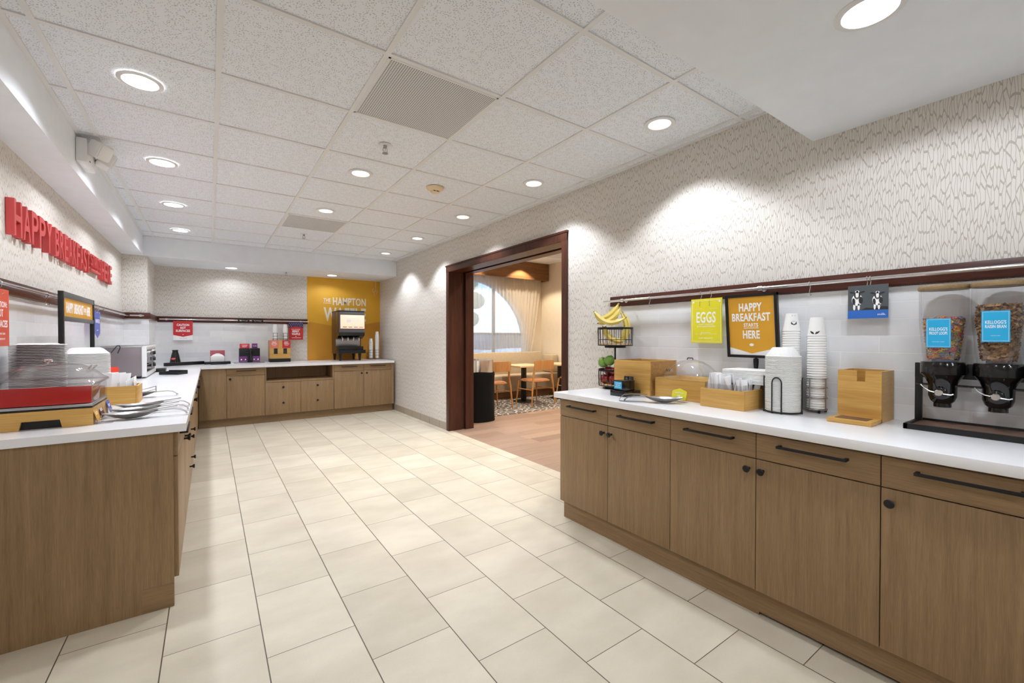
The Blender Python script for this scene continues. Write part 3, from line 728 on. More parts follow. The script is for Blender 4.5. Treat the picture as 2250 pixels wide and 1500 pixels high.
# back counter
def backcab(x0, x1, layout, label, kx=0.04, hl=0.25):
    return cabinet(label, (x0, 7.13, 0), 0, x1-x0, 0.83, OAKX, layout, top=0.812, toe=0.07, d0=0.118, d1=0.70, group='back counter cabinets', kx=kx, hl=hl)
backcab(-0.123, 0.193, 'blank', 'plain oak corner panel cabinet where the two counters meet')
backcab(0.193, 0.655, 'L', 'oak base cabinet in the back run beside the corner panel', hl=0.235)
t = backcab(0.655, 1.60, 'none', 'wide oak cabinet in the back run with an open shelf above two knobbed doors')
t['category'] = 'cabinet'
for c in list(t.children):
    if c.name.startswith('body'): bpy.data.objects.remove(c)
m = MB(); w = 0.945
m.box(0.001, w-0.001, 0.019, 0.83, 0.118, 0.585).box(0.001, w-0.001, 0.45, 0.83, 0.585, 0.812)
m.box(0.0016, 0.018, 0.0, 0.45, 0.585, 0.808).box(w-0.022, w-0.0016, 0.0, 0.45, 0.585, 0.808).box(0.018, w-0.022, 0.0, 0.45, 0.585, 0.612)
m.build('body', OAK, t)
for q in (0, 1):
    MB().rbox(0.0016+q*0.4705, 0.469+q*0.4705, 0, 0.018, 0.118, 0.581, 0.0012).build('door', OAK, t)
    dr = [c for c in t.children if c.name.startswith('door')][q]
    knob(dr, 0.233+q*0.468, 0.51); knob(dr, 0.233+q*0.468, 0.281)
backcab(1.60, 2.06, 'R', 'oak base cabinet below the juice machine', hl=0.24)
backcab(2.06, 2.512, 'L', 'oak base cabinet below the juice cups beside the wall', hl=0.245)
tag(MB().box(2.512, 2.56, 7.131, 7.96, 0.118, 0.812).box(2.512, 2.56, 7.2, 7.22, 0, 0.118).build('filler_panel', OAK), 'narrow oak filler strip between the back cabinets and the wall', 'panel')
m = MB(); m.rbox(1.945, 2.588, -2.0, 2.265, 0.832, 0.87, 0.003)
tag(m.build('worktop', QUARTZ), 'white quartz worktop of the cereal counter', 'worktop')
m = MB(); M0 = Matrix.Translation((0, 0, 0.812))
m.prism([(-0.868, 2.507), (-0.09, 2.507), (-0.09, 7.10), (2.56, 7.10), (2.56, 7.968), (-0.623, 7.968), (-0.623, 7.118), (-0.868, 7.118)], 0.036, M0)
tag(m.build('worktop', QUARTZ), 'white quartz L-shaped worktop below the red letters and along the back wall', 'worktop')
ZR, ZL = 0.8705, 0.8485

# ------------------------------------------------------------------ rods, hooks
def rod(label, pts, brk, grp='chrome hanging rods'):
    t = thing('hanging_rod', label, 'rod', pts[0], group=grp)
    o = Vector(pts[0]); m = MB(); m.tube([Vector(p)-o for p in pts], 0.0085, 12); m.build('bar', CHROME, t)
    for a, b in brk:
        a, b = Vector(a)-o, Vector(b)-o
        m = MB(); m.tube([b, a], 0.006, 10); d = (Vector(pts[-1])-o).normalized()
        m.tube([a-d*0.012, a+d*0.012], 0.0135, 12); m.tube([b, b+(a-b).normalized()*0.006], 0.016, 14)
        m.build('bracket', CHROME, t)
    return t
rod('long chrome rod on the dark rail above the cereal counter', [(2.525, 2.345, 1.521), (2.525, -2.0, 1.521)], [((2.525, y, 1.521), (2.572, y, 1.521)) for y in (2.157, 1.174, 0.05)])
rod('long chrome rod on the dark rail below the red letters', [(-0.812, 1.5, 1.508), (-0.812, 7.06, 1.508)], [((-0.812, y, 1.508), (-0.852, y, 1.508)) for y in (2.4, 3.95, 5.5, 6.7)])
rod('short chrome rod across the corner pier', [(-0.80, 7.065, 1.515), (-0.665, 7.065, 1.515)], [((-0.70, 7.065, 1.515), (-0.70, 7.102, 1.515))])
rod('long chrome rod on the dark rail of the back wall', [(-0.58, 7.912, 1.503), (1.375, 7.912, 1.503)], [((x, 7.912, 1.503), (x, 7.952, 1.503)) for x in (-0.5, 0.4, 1.25)])
def hook(loc, axis, label, drop=0.055, group='S hooks'):
    """wire S hook over a rod that runs along axis ('x' or 'y')"""
    t = []
    r = 0.011
    for k in range(9):
        a = PI*1.25-k*PI*1.25/8*1.0; t.append((r*math.cos(a), 0.0, r*math.sin(a)))
    t += [(r*0.7, 0, -0.02), (-0.002, 0, -drop*0.75)]
    for k in range(7):
        a = PI+k*PI/6; t.append((0.007+0.009*math.cos(a), 0, -drop+0.009*math.sin(a)))
    P = [Vector(p) if axis == 'y' else Vector((p[1], p[0], p[2])) for p in t]
    m = MB(); m.tube(P, 0.0022, 6)
    o = m.build('s_hook', CHROME); o.location = loc
    return tag(o, label, 'hook', group)
HKR = [(1.917, 'empty S hook on the rod beside the bananas'), (1.531, 'S hook holding the yellow eggs card on its doorway side'), (1.467, 'S hook holding the yellow eggs card beside the amber sign'), (0.933, 'empty S hook on the rod above the tall cup stacks'), (0.697, 'first of the twin S hooks holding the cow card'), (0.685, 'second of the twin S hooks holding the cow card')]
for y, l in HKR: hook((2.525, y, 1.521), 'y', l, 0.05)

# ------------------------------------------------------------------ signs
def card(name, label, M, w, h, mat, cat='sign', thick=0.002, group=None):
    """board lying in local xy of M (0..w, 0..h) with its face at z = thick"""
    t = thing(name, label, cat, M.translation, group=group); L = Matrix.Translation(-M.translation) @ M
    m = MB(); m.box(0, w, 0, h, 0, thick, None, L); b = m.build('board', mat, t)
    return t, L @ Matrix.Translation((0, 0, thick))
# yellow eggs card
t, L = card('hanging_sign', 'yellow card reading EGGS hanging from the rod', FR((2.517, 1.591, 1.211)), 0.203, 0.275, YELLOW)
m = MB(); text(m, 'EGGS', L, 0.100, 0.125, 0.126, 0.068, 0.0005, 0.02)
for a in ((0.008, 0.195, 0.010, 0.0115), (0.008, 0.195, 0.262, 0.2635), (0.008, 0.0095, 0.010, 0.2635), (0.1935, 0.195, 0.010, 0.2635), (0.03, 0.075, 0.212, 0.2128), (0.125, 0.172, 0.212, 0.2128), (0.03, 0.172, 0.055, 0.0558)):
    rect(m, L, a[0], a[1], a[2], a[3], 0, 0.0004)
text(m, 'START YOUR DAY', L, 0.100, 0.112, 0.098, 0.007, 0.0004, 0)
text(m, 'WITH A GOOD SCRAMBLE', L, 0.100, 0.099, 0.12, 0.007, 0.0004, 0)
text(m, 'HAPPY BREAKFAST', L, 0.100, 0.027, 0.09, 0.006, 0.0004, 0)
rect(m, L, 0.07, 0.13, 0.062, 0.064, 0, 0.0005)
m.prism([(0.068, 0.05), (0.072, 0.064), (0.07, 0.066), (0.066, 0.05)], 0.0004, L)
for x in (0.017, 0.186): m.lathe([(0.006, 0), (0.006, 0.0006)], seg=14, M=L @ Matrix.Translation((x, 0.255, 0)))
m.build('lettering', WHITE, t)
m = MB()
for yy in (1.531, 1.467): m.box(2.512-2.517, 2.5135-2.517, yy-1.591-0.001, yy-1.591+0.001, 0.228, 0.262)
m.build('clip', CHROME, t)
# amber framed sign on a pole
t = thing('pole_sign', 'amber HAPPY BREAKFAST sign in a black frame on a pole behind the napkins', 'sign', (2.545, 1.205, ZR))
MB().lathe([(0.036, 0.0), (0.036, 0.008), (0.012, 0.012)], seg=28).build('base', BLACK, t)
MB().tube([(0, 0, 0.01), (0, 0, 0.27)], 0.0075, 12).lathe([(0.011, 0.20), (0.014, 0.23), (0.014, 0.255)], seg=14).build('pole', BLACK, t)
tl = Matrix.Translation((-0.035, 0.140, 0.262)) @ frame((0, 0, 0), (0, -1, 0.0), (-0.10, 0, 1))
fw_, fh_ = 0.281, 0.358
m = MB()
for a in ((0, 0.015, 0, fh_), (fw_-0.015, fw_, 0, fh_), (0, fw_, 0, 0.015), (0, fw_, fh_-0.015, fh_)): rect(m, tl, a[0], a[1], a[2], a[3], -0.008, 0.012)
m.build('frame', BLACK, t)
m = MB(); rect(m, tl, 0.012, fw_-0.012, 0.012, fh_-0.012, -0.002, 0.004); b = m.build('board', WHITE, t)
F2 = tl @ Matrix.Translation((0, 0, 0.004))
m = MB(); m.prism([(0.015, 0.058), (0.138, 0.024), (0.261, 0.055), (0.261, fh_-0.015), (0.015, fh_-0.015)], 0.0005, F2); m.build('print', ORANGE, t)
F2 = tl @ Matrix.Translation((0, 0, 0.0045)); m = MB()
text(m, 'HAPPY', F2, 0.138, 0.262, 0.125, 0.046, 0.0006, 0.03); text(m, 'BREAKFAST', F2, 0.138, 0.206, 0.208, 0.046, 0.0006, 0.03)
text(m, 'STARTS', F2, 0.138, 0.174, 0.078, 0.021, 0.0006, 0.02); rect(m, F2, 0.098, 0.178, 0.166, 0.169, 0, 0.0006)
text(m, 'HERE', F2, 0.138, 0.108, 0.092, 0.046, 0.0006, 0.03)
m.lathe([(0.012, 0), (0.012, 0.0006)], seg=20, M=F2 @ Matrix.Translation((0.138, 0.073, 0)) @ Matrix.Diagonal((1, 0.65, 1, 1)))
m.build('lettering', WHITE, t)
# milk card with two cows
t, L = card('hanging_sign', 'milk card with a photograph of two cows hanging from the rod', FR((2.517, 0.767, 1.336)), 0.151, 0.155, PHOTOG)
m = MB(); rect(m, L, 0, 0.151, 0, 0.038, 0, 0.0004); m.build('blue_band', MILKB, t)
m = MB(); text(m, 'milk.', L, 0.128, 0.013, 0.03, 0.010, 0.0006, 0.0)
def blob(cx, sc, x, y, rx, ry, a=0):
    return [(cx+sc*(x+rx*math.cos(q)*math.cos(a)-ry*math.sin(q)*math.sin(a)), 0.042+sc*(y+rx*math.cos(q)*math.sin(a)+ry*math.sin(q)*math.cos(a))) for q in [2*PI*k/16 for k in range(16)]]
COWS = ((0.036, 1.0), (0.112, 0.9))
m.build('lettering', WHITE, t)
for cx, sc in COWS:
    c = MB()
    for p in ((0, 0.046, 0.021, 0.028, 0), (-0.011, 0.014, 0.0045, 0.017, 0), (0.006, 0.013, 0.0045, 0.016, 0)): c.prism(blob(cx, sc, *p), 0.0006, L)
    c = c.build('cow_print', WHITE, t)
    m = MB()
    for p in ((-0.013, 0.040, 0.006, 0.015, 0.1), (0.014, 0.044, 0.008, 0.017, 0), (0.0, 0.070, 0.0125, 0.020, 0), (-0.020, 0.082, 0.010, 0.0042, -0.3), (0.020, 0.082, 0.010, 0.0042, 0.3)): m.prism(blob(cx, sc, *p), 0.0009, L)
    m.build('black_patch', INK, c)
    m = MB(); m.prism(blob(cx, sc, 0.0, 0.072, 0.0062, 0.0185, 0), 0.0012, L); m.prism(blob(cx, sc, 0.0, 0.085, 0.008, 0.006, 0), 0.0012, L); m.build('blaze', WHITE, c)
    m = MB(); m.prism(blob(cx, sc, 0.0, 0.054, 0.0062, 0.0048, 0), 0.0014, L); m.build('muzzle', GREYM, c)
m = MB(); m.prism([(0.05, 0.0395), (0.15, 0.0395), (0.15, 0.052), (0.13, 0.054), (0.10, 0.046), (0.07, 0.05)], 0.0004, L); m.build('dark_ground', INK, t)

# ------------------------------------------------------------------ things on the cereal counter
# two-tier fruit stand
FX_, FY_ = 2.452, 2.163
t = thing('fruit_stand', 'two-tier black wire fruit stand at the doorway end of the cereal counter', 'fruit stand', (FX_, FY_, ZR))
MB().lathe([(0.0, 0.0), (0.085, 0.0), (0.09, 0.003), (0.02, 0.006), (0.0, 0.006)], seg=36).build('base', BLACK, t)
MB().tube([(0, 0, 0.004), (0, 0, 0.31)], 0.0065, 12).build('pole', BLACK, t)
def basket(name, z0, z1, R):
    m = MB()
    MB().lathe([(0.0, z0+0.004), (R*0.96, z0+0.004), (R*0.96, z0+0.013), (0.0, z0+0.013)], seg=40).build(name+'_wood_bottom', TABW, t)
    m.ring((0, 0, z0), R, 0.0032, 44).ring((0, 0, z0+(z1-z0)*0.32), R*1.005, 0.0022, 44)
    for k in range(24):
        a = 2*PI*k/24; c, s_ = math.cos(a), math.sin(a)
        m.tube([(R*0.55*c, R*0.55*s_, z0), (R*c, R*s_, z0), (R*1.02*c, R*1.02*s_, z1)], 0.0019, 5)
    m.lathe([(R*0.62, z0-0.018), (R*0.62, z0+0.002), (R*0.60, z0+0.002), (R*0.60, z0-0.018), (R*0.62, z0-0.018)], seg=40, cap=False)
    m.lathe([(0, z0-0.018), (R*0.62, z0-0.018), (R*0.62, z0-0.014), (0, z0-0.014)], seg=40)
    m.build(name+'_wires', BLACK, t)
    MB().lathe([(R*1.02, z1-0.014), (R*1.03, z1-0.014), (R*1.03, z1), (R*1.01, z1), (R*1.01, z1-0.014)], seg=44, cap=False).build(name+'_rim', BLACK, t)
basket('lower', 0.022, 0.142, 0.118)
basket('upper', 0.317, 0.448, 0.1235)
# bananas: one bent tapering tube each, curved through three points (sideways, height, toward the camera)
BR, BD = Vector((0.662, -0.75, 0)), Vector((-0.75, -0.662, 0))
def banana(p0, p1, p2, label, r=0.0198):
    P = lambda p: Vector((FX_, FY_, CAMZ)) + BR*((p[0]-1353)*0.00322) + BD*p[2] + Vector((0, 0, -(p[1]-742)*0.00336))
    A, B, C_ = P(p0), P(p1), P(p2); pts = []; rad = []
    for k in range(15):
        u = k/14; pts.append(A*(1-u)**2 + B*2*u*(1-u) + C_*u*u)
        rad.append(r*(0.36+0.64*min(1, u/0.2)**1.4 if u < 0.2 else 1.0 if u < 0.82 else max(0.34, 1-((u-0.82)/0.18)**1.6*0.66)))
    o0 = pts[7].copy(); pts = [p-o0 for p in pts]
    o = MB().tube(pts, rad, 6).build('banana', BANANA, None, 50); o.location = o0
    d0 = (pts[0]-pts[1]).normalized(); d1 = (pts[-1]-pts[-2]).normalized()
    MB().tube([pts[0], pts[0]+d0*0.014], [r*0.36, r*0.30], 6).build('stem', BANST, o)
    MB().tube([pts[-1], pts[-1]+d1*0.005], [r*0.33, r*0.24], 6).build('tip', INK, o)
    return tag(o, label, 'banana', 'bananas in the upper basket')
BANST = plain('banana stem', srgb(168, 150, 72), 0.6)
for p0, p1, p2, l in (
    ((1359, 672, 0.00), (1346, 698, 0.0), (1317, 704, 0.02), 'topmost banana of the pile sloping down from the stem by the rod'),
    ((1364, 680, 0.036), (1352, 709, 0.04), (1315, 713, 0.05), 'banana just below the topmost one in the pile'),
    ((1374, 702, 0.085), (1334, 728, 0.10), (1307, 688, 0.075), 'banana lying across the front rim of the basket with its tip raised'),
    ((1355, 700, -0.045), (1330, 712, -0.05), (1310, 698, -0.03), 'banana at the back of the pile pointing toward the doorway'),
    ((1371, 690, -0.01), (1392, 720, -0.01), (1374, 748, 0.0), 'banana hanging down the tile side of the pile, outermost'),
    ((1367, 694, 0.045), (1384, 722, 0.05), (1366, 744, 0.055), 'banana hanging down the tile side of the pile, nearer the aisle'),
    ((1376, 704, -0.055), (1385, 728, -0.055), (1368, 752, -0.045), 'banana hanging down the tile side of the pile, nearest the wall'),
    ((1330, 724, 0.055), (1340, 756, 0.07), (1374, 749, 0.05), 'banana inside the basket along its front wires'),
    ((1326, 722, 0.01), (1336, 757, 0.015), (1372, 751, 0.01), 'banana inside the basket across its middle'),
    ((1332, 722, -0.04), (1340, 756, -0.04), (1370, 751, -0.03), 'banana inside the basket along its back wires')):
    banana(p0, p1, p2, l, 0.0165 if 'inside' in l or 'tile side' in l else 0.0205)
def apple(loc, mat, label, r=0.038, grp='apples in the lower basket', tilt=0.0):
    prof = [(0.0, -r*0.78), (r*0.35, -r*0.86), (r*0.72, -r*0.62), (r*0.97, -r*0.1), (r, r*0.22), (r*0.86, r*0.62), (r*0.5, r*0.82), (r*0.22, r*0.76), (0.0, r*0.58)]
    M0 = Matrix.Rotation(tilt, 4, 'X')
    o = MB().lathe(prof, seg=22, M=M0).build('apple', mat, None, 80); o.location = loc
    MB().tube([M0 @ Vector((0, 0, r*0.58)), M0 @ Vector((0.004, 0, r*1.05))], 0.0016, 6).build('stem', BARK, o)
    return tag(o, label, 'apple', grp)
ap = [(0.0755*math.cos(q), 0.0755*math.sin(q), 0.0) for q in [3.75+2*PI*k/5 for k in range(5)]] + [(0.05*math.cos(q), 0.05*math.sin(q), 0.058) for q in [3.9+2*PI*k/3 for k in range(3)]]
for i, (dx, dy, dz) in enumerate(ap):
    apple((FX_+dx, FY_+dy, ZR+0.035+0.033+dz), APPLE, 'dark red apple in the lower wire basket beside the wooden bin', 0.037, tilt=0.3*math.sin(i*2.1))
for a_, c_, z_, tl_, l in ((-0.086, 0.0, 0.187, 0.7, 'nearer the doorway'), (-0.040, 0.035, 0.204, -0.6, 'nearer the pole')):
    p = Vector((FX_, FY_, ZR+z_))+BR*a_+BD*c_
    apple(p, GREENA, 'green apple on top of the red ones, '+l, 0.040, 'green apples on the lower basket', tl_)

def open_box(name, label, cat, x0, x1, y0, y1, z0, z1, th, mf, ms, mb=None):
    """open wooden bin: front and back across y, sides across x"""
    t = thing(name, label, cat, ((x0+x1)/2, (y0+y1)/2, z0)); a, b, h = (x1-x0)/2, (y1-y0)/2, z1-z0
    MB().rbox(-a, -a+th, -b, b, 0, h, 0.0015).build('front_panel', mf, t)
    MB().rbox(a-th, a, -b, b, 0, h, 0.0015).build('back_panel', mf, t)
    MB().box(-a+th, a-th, -b, -b+th, 0.0, h).build('side_panel', ms, t)
    MB().box(-a+th, a-th, b-th, b, 0.0, h).build('side_panel', ms, t)
    MB().box(-a+th, a-th, -b+th, b-th, 0.0, th).build('bottom', ms, t)
    return t
open_box('wooden_bin', 'tall open bamboo bin beside the fruit stand', 'bin', 2.290, 2.574, 1.733, 2.028, ZR, 1.092, 0.011, BAM, BAMD)

# small black display block with a blue screen-like label, and packets
t = thing('display_stand', 'small glossy black display block with a sky blue label', 'display', (2.19, 1.858, ZR))
MB().rbox(-0.058, 0.085, -0.064, 0.064, 0, 0.035, 0.002).build('base', BLACKP, t)
MB().rbox(-0.045, 0.045, -0.050, 0.044, 0.036, 0.100, 0.002).build('block', BLACKP, t)
L = FR((-0.0455, 0.040, 0.046)); m = MB(); rect(m, L, 0, 0.062, 0, 0.046, 0, 0.001); m.build('label_panel', BLUE, t)
m = MB(); L2 = L @ Matrix.Translation((0, 0, 0.001))
for k, (s_, w) in enumerate((('AWESOME OATS', 0.046), ('AND HONEY', 0.038), ('GRANOLA', 0.046))): text(m, s_, L2, 0.031, 0.032-0.012*k, w, 0.007, 0.0004, 0.01)
m.build('lettering', WHITE, t)
for i, y in enumerate((1.905, 1.875)):
    o = MB().rbox(-0.004, 0.004, -0.022, 0.022, 0, 0.082, 0.003).ball((0, 0, 0.045), 0.02, None, 0.5, 1, 1.6).build('packet', BLACKP)
    o.location = (2.268, y, ZR+0.0355+0.0005); o.rotation_euler = (0, 0.10, 0)
    tag(o, 'shiny black packet propped behind the black display block, %s' % ('doorway side' if i == 0 else 'cereal side'), 'packet', 'black packets')

# pastry case: bamboo box with a clear domed lid
def sup(cx, cy, a, b, z, e, n=40):
    out = []
    for k in range(n):
        q = 2*PI*k/n; c, s_ = math.cos(q), math.sin(q)
        out.append((cx+a*math.copysign(abs(c)**(2/e), c), cy+b*math.copysign(abs(s_)**(2/e), s_), z))
    return out
t = thing('pastry_case', 'bamboo pastry box with a clear domed lid', 'pastry case', (2.43, 1.535, ZR))
MB().rbox(-0.13, -0.115, -0.168, 0.166, 0, 0.125, 0.0015).build('front_panel', BAM, t)
MB().rbox(0.115, 0.13, -0.168, 0.166, 0, 0.125, 0.0015).build('back_panel', BAM, t)
MB().box(-0.115, 0.115, -0.168, -0.155, 0, 0.125).build('side_panel', BAMX, t)
MB().box(-0.115, 0.115, 0.153, 0.166, 0, 0.125).build('side_panel', BAMX, t)
MB().box(-0.115, 0.115, -0.155, 0.153, 0.08, 0.09).build('liner', WHITE, t)
m = MB()
m.loft([sup(0, 0, 0.138, 0.175, 0.118, 12), sup(0, 0, 0.138, 0.175, 0.131, 12), sup(0, 0, 0.120, 0.160, 0.137, 7), sup(0, 0, 0.112, 0.135, 0.165, 3.4), sup(0, 0, 0.098, 0.105, 0.20, 2.6), sup(0, 0, 0.065, 0.065, 0.228, 2.2), sup(0, 0, 0.02, 0.02, 0.240, 2)], None, False, True)
l = m.build('lid', CLEAR, t)
MB().tube([(-0.012, 0.02, 0.240), (-0.012, 0.016, 0.249), (-0.012, -0.016, 0.249), (-0.012, -0.02, 0.240)], 0.004, 8).build('handle', GREYM, l)
m = MB()
for k in range(3): m.tube([(-0.105, 0.08+0.012*k, 0.166), (-0.100, 0.08+0.012*k, 0.180)], 0.0022, 6)
m.build('vent_slot', INK, l)
# yellow place card
t = thing('place_card', 'small yellow pointed card in a clear foot before the pastry box', 'card', (2.235, 1.492, ZR))
L = frame((-0.0, 0.047, 0.014), (0, -1, 0), (0.25, 0, 1))
MB().prism([(0, 0), (0.094, 0), (0.094, 0.046), (0.088, 0.052), (0.047, 0.066), (0.006, 0.052), (0, 0.046)], 0.0015, L).build('board', YELLOW, t)
m = MB(); text(m, 'PASTRIES', L, 0.047, 0.036, 0.056, 0.007, 0.0004, 0.01, None, 0.0015); text(m, 'M', L, 0.047, 0.012, 0.016, 0.016, 0.0004, 0.02, None, 0.0015); m.build('lettering', WHITE, t)
MB().rbox(-0.03, 0.02, -0.052, 0.052, 0.0, 0.004, 0.001).box(-0.012, 0.006, -0.05, 0.05, 0.004, 0.03).build('foot', CLEAR, t)

# spoon rests: a shallow steel boat and a bent strap handle
def spoon_rest(label, loc, rz, grp, tong=False):
    t = thing('spoon_rest', label, 'spoon rest', loc, rz, grp)
    rings = []
    for k in range(15):
        u = k/14; x = -0.105+0.21*u; w = 0.046*max(0.02, math.sin(PI*min(1, max(0, u*0.97+0.015))))**0.7; d = 0.026*math.sin(PI*u)**0.8
        ro = []
        for q in range(9):
            s_ = -1+q/4.0; ro.append((x, w*s_, 0.030-d*(1-s_*s_)+0.006*(2*u-1)**2))
        rings.append(ro)
    v = [p for r in rings for p in r]; f = []
    for i in range(14):
        for q in range(8): f.append((i*9+q, i*9+q+1, (i+1)*9+q+1, (i+1)*9+q))
    n = len(v); v2 = [(p[0], p[1], p[2]-0.0018) for p in v]
    m = MB(); m.add(v+v2, f+[tuple(n+i for i in reversed(q)) for q in f])
    m.rbox(-0.02, 0.02, -0.015, 0.015, 0.0, 0.004, 0.001)
    m.build('bowl', STEEL, t)
    m = MB(); pr = [(0.085, 0.030), (0.12, 0.034), (0.165, 0.036), (0.195, 0.030), (0.22, 0.012)]
    for s_ in (-1, 1):
        for i in range(len(pr)-1):
            (xa, za), (xb, zb) = pr[i], pr[i+1]
            ya = 0.018*s_*min(1, 0.6+i*0.2); yb_ = 0.018*s_*min(1, 0.8+i*0.2)
            m.add([(xa, ya-0.004, za), (xa, ya+0.004, za), (xb, yb_+0.004, zb), (xb, yb_-0.004, zb), (xa, ya-0.004, za-0.002), (xa, ya+0.004, za-0.002), (xb, yb_+0.004, zb-0.002), (xb, yb_-0.004, zb-0.002)], [(0, 1, 2, 3), (7, 6, 5, 4), (0, 3, 7, 4), (1, 5, 6, 2), (0, 4, 5, 1), (3, 2, 6, 7)])
    m.box(0.213, 0.222, -0.022, 0.022, 0.008, 0.012)
    m.build('handle', STEEL, t)
    return t
def serving_spoon(label, loc, rz, grp):
    t = thing('serving_spoon', label, 'spoon', loc, rz, grp)
    rings = []
    for k in range(11):
        u = k/10; x = -0.07+0.10*u; w = 0.028*math.sin(PI*(0.06+0.88*u))**0.6; d = 0.013*math.sin(PI*u)
        rings.append([(x, w*(-1+q/3), 0.012-d*(1-(-1+q/3)**2)) for q in range(7)])
    v = [p for r in rings for p in r]; f = [(i*7+q, i*7+q+1, (i+1)*7+q+1, (i+1)*7+q) for i in range(10) for q in range(6)]
    n = len(v); m = MB(); m.add(v+[(a, b, c-0.0015) for a, b, c in v], f+[tuple(n+i for i in reversed(q)) for q in f])
    m.build('bowl', STEEL, t)
    m = MB(); m.tube([(0.025, 0, 0.012), (0.07, 0, 0.022), (0.13, 0, 0.028), (0.18, 0, 0.034)], [0.003, 0.0028, 0.0035, 0.005], 8); m.build('handle', STEEL, t)
    return t
spoon_rest('steel spoon rest with a wide bent strap lying before the pastry box', (2.13, 1.515, ZR), PI*0.72, None)
m = MB(); M0 = Matrix.Identity(4)
pts = [(-0.085, 0.004), (-0.072, 0.024), (-0.055, 0.037), (-0.02, 0.042), (0.03, 0.042), (0.075, 0.040)]
for i in range(len(pts)-1):
    (xa, za), (xb, zb) = pts[i], pts[i+1]
    m.add([(xa, -0.022, za), (xa, 0.022, za), (xb, 0.022, zb), (xb, -0.022, zb), (xa, -0.022, za+0.002), (xa, 0.022, za+0.002), (xb, 0.022, zb+0.002), (xb, -0.022, zb+0.002)], [(3, 2, 1, 0), (4, 5, 6, 7), (0, 4, 7, 3), (1, 2, 6, 5), (0, 1, 5, 4), (3, 7, 6, 2)])
o = m.build('tongs', STEEL); o.location = (2.045, 1.66, ZR); o.rotation_euler = (0, 0, -0.9)
tag(o, 'flat steel tongs resting on the spoon rest before the pastry box', 'tongs')

# cutlery box with clear dividers and wrapped cutlery
t = open_box('cutlery_box', 'low bamboo cutlery box with clear dividers on the cereal counter', 'box', 2.216, 2.418, 1.108, 1.345, ZR, 0.970, 0.011, BAM, BAMX)
m = MB()
for y in (-0.105, -0.038, 0.028, 0.100): m.box(-0.082, 0.082, y-0.001, y+0.001, 0.012, 0.128)
m.box(-0.086, -0.083, -0.10, 0.10, 0.012, 0.125)
m.build('divider', CLEAR, t)
def cutlery(loc, rx, ry, rz, label, grp, h=0.19):
    m = MB(); rs = []
    for k in range(6):
        u = k/5; z = h*u; b_ = 0.010*u*u*random.uniform(-1, 1); w = 0.014+0.004*u
        rs.append([(-0.004, -w, z), (0.0, -w*1.05, z+0.002), (0.004+b_, -w, z), (0.005+b_, 0, z), (0.004+b_, w, z), (-0.004, w, z)])
    m.loft(rs); o = m.build('cutlery_sleeve', WRAP, None, 60)
    o.location = loc; o.rotation_euler = (rx, ry, rz)
    return tag(o, label, 'wrapped cutlery', grp)
WRAP = plain('clear wrapped white cutlery', srgb(242, 242, 244), 0.45)
for b_, (y0, y1) in enumerate(((1.128, 1.182), (1.195, 1.248), (1.262, 1.318))):
    for k in range(9):
        y = y1-(y1-y0)*(k % 3)/2.0; x = 2.262+0.052*(k//3)
        cutlery((x+random.uniform(-.006, .006), y+random.uniform(-.004, .004), ZR+0.015), random.uniform(-0.02, 0.16), random.uniform(-0.08, 0.12), random.uniform(0.9, 2.2), 'white wrapped cutlery set standing in the bamboo box on the cereal counter', 'cutlery sets in the cereal counter box', 0.150+0.02*random.random()-(0.02 if b_ == 0 else 0))
# napkin holder behind it, with a pile of folded napkins
t = thing('napkin_holder', 'bamboo block holder behind the cutlery box carrying white napkins', 'holder', (2.487, 1.185, ZR))
MB().rbox(-0.055, 0.020, -0.082, 0.085, 0.0, 0.125, 0.0015).build('block', BAMD, t)
for k in range(14):
    o = MB().rbox(-0.10, 0.070, -0.118, 0.118, 0.0, 0.0052, 0.0022).build('napkin', WHITE); o.location = (2.455, 1.18, ZR+0.126+0.0053*k); o.rotation_euler = (0, 0, 0.02*math.sin(k*1.7))
    tag(o, 'folded white napkin in the pile on the bamboo holder, %s' % ('topmost one' if k == 13 else 'below the topmost one' if k < 12 else 'just under the topmost'), 'napkin', 'napkin pile')
    if k < 12: o['label'] = 'folded white napkin lower in the pile on the bamboo holder'

# paper bowls, upside down, in a black wire holder
BX, BY = 2.368, 0.990
t = thing('bowl_rack', 'black wire holder around the stack of speckled paper bowls', 'rack', (BX, BY, ZR))
m = MB(); m.ring((0, 0, 0.005), 0.082, 0.003, 40)
for a in (PI*0.5+0.3, PI*1.02, PI*1.5+0.35, 0.1):
    d = 0.26; P = []
    A = lambda q, z: (0.083*math.cos(q), 0.083*math.sin(q), z)
    P = [A(a-d, 0.003), A(a-d, 0.15)] + [A(a-d*math.cos(PI*k/8), 0.15+0.028*math.sin(PI*k/8)) for k in range(1, 8)] + [A(a+d, 0.15), A(a+d, 0.003)]
    m.tube(P, 0.003, 8)
    for s_ in (-1, 1): m.ball((A(a+s_*d, 0)[0], A(a+s_*d, 0)[1], 0.004), 0.005, None, 1, 1, 1, 8)
m.build('wire_frame', BLACK, t)
def bowl_proto(r0, r1, h, th, mat, name, rim=0.004, seg=32):
    prof = [(r0, 0.0), (r0+0.0015, rim*0.5), (r0, rim), (r0-0.004, rim+0.0005), (r1, h*0.9), (r1*0.9, h), (0.0, h), (0.0, h-th), (r1*0.9-0.0004, h-th), (r1-0.0012, h*0.9-0.0005), (r0-0.0052, rim-0.0004), (r0-0.0022, 0.0), (r0, 0.0)]
    return MB().lathe(prof, seg=seg, cap=False).build(name, mat, None, 50)
b0 = bowl_proto(0.0775, 0.050, 0.046, 0.0009, SPECK, 'paper_bowl')
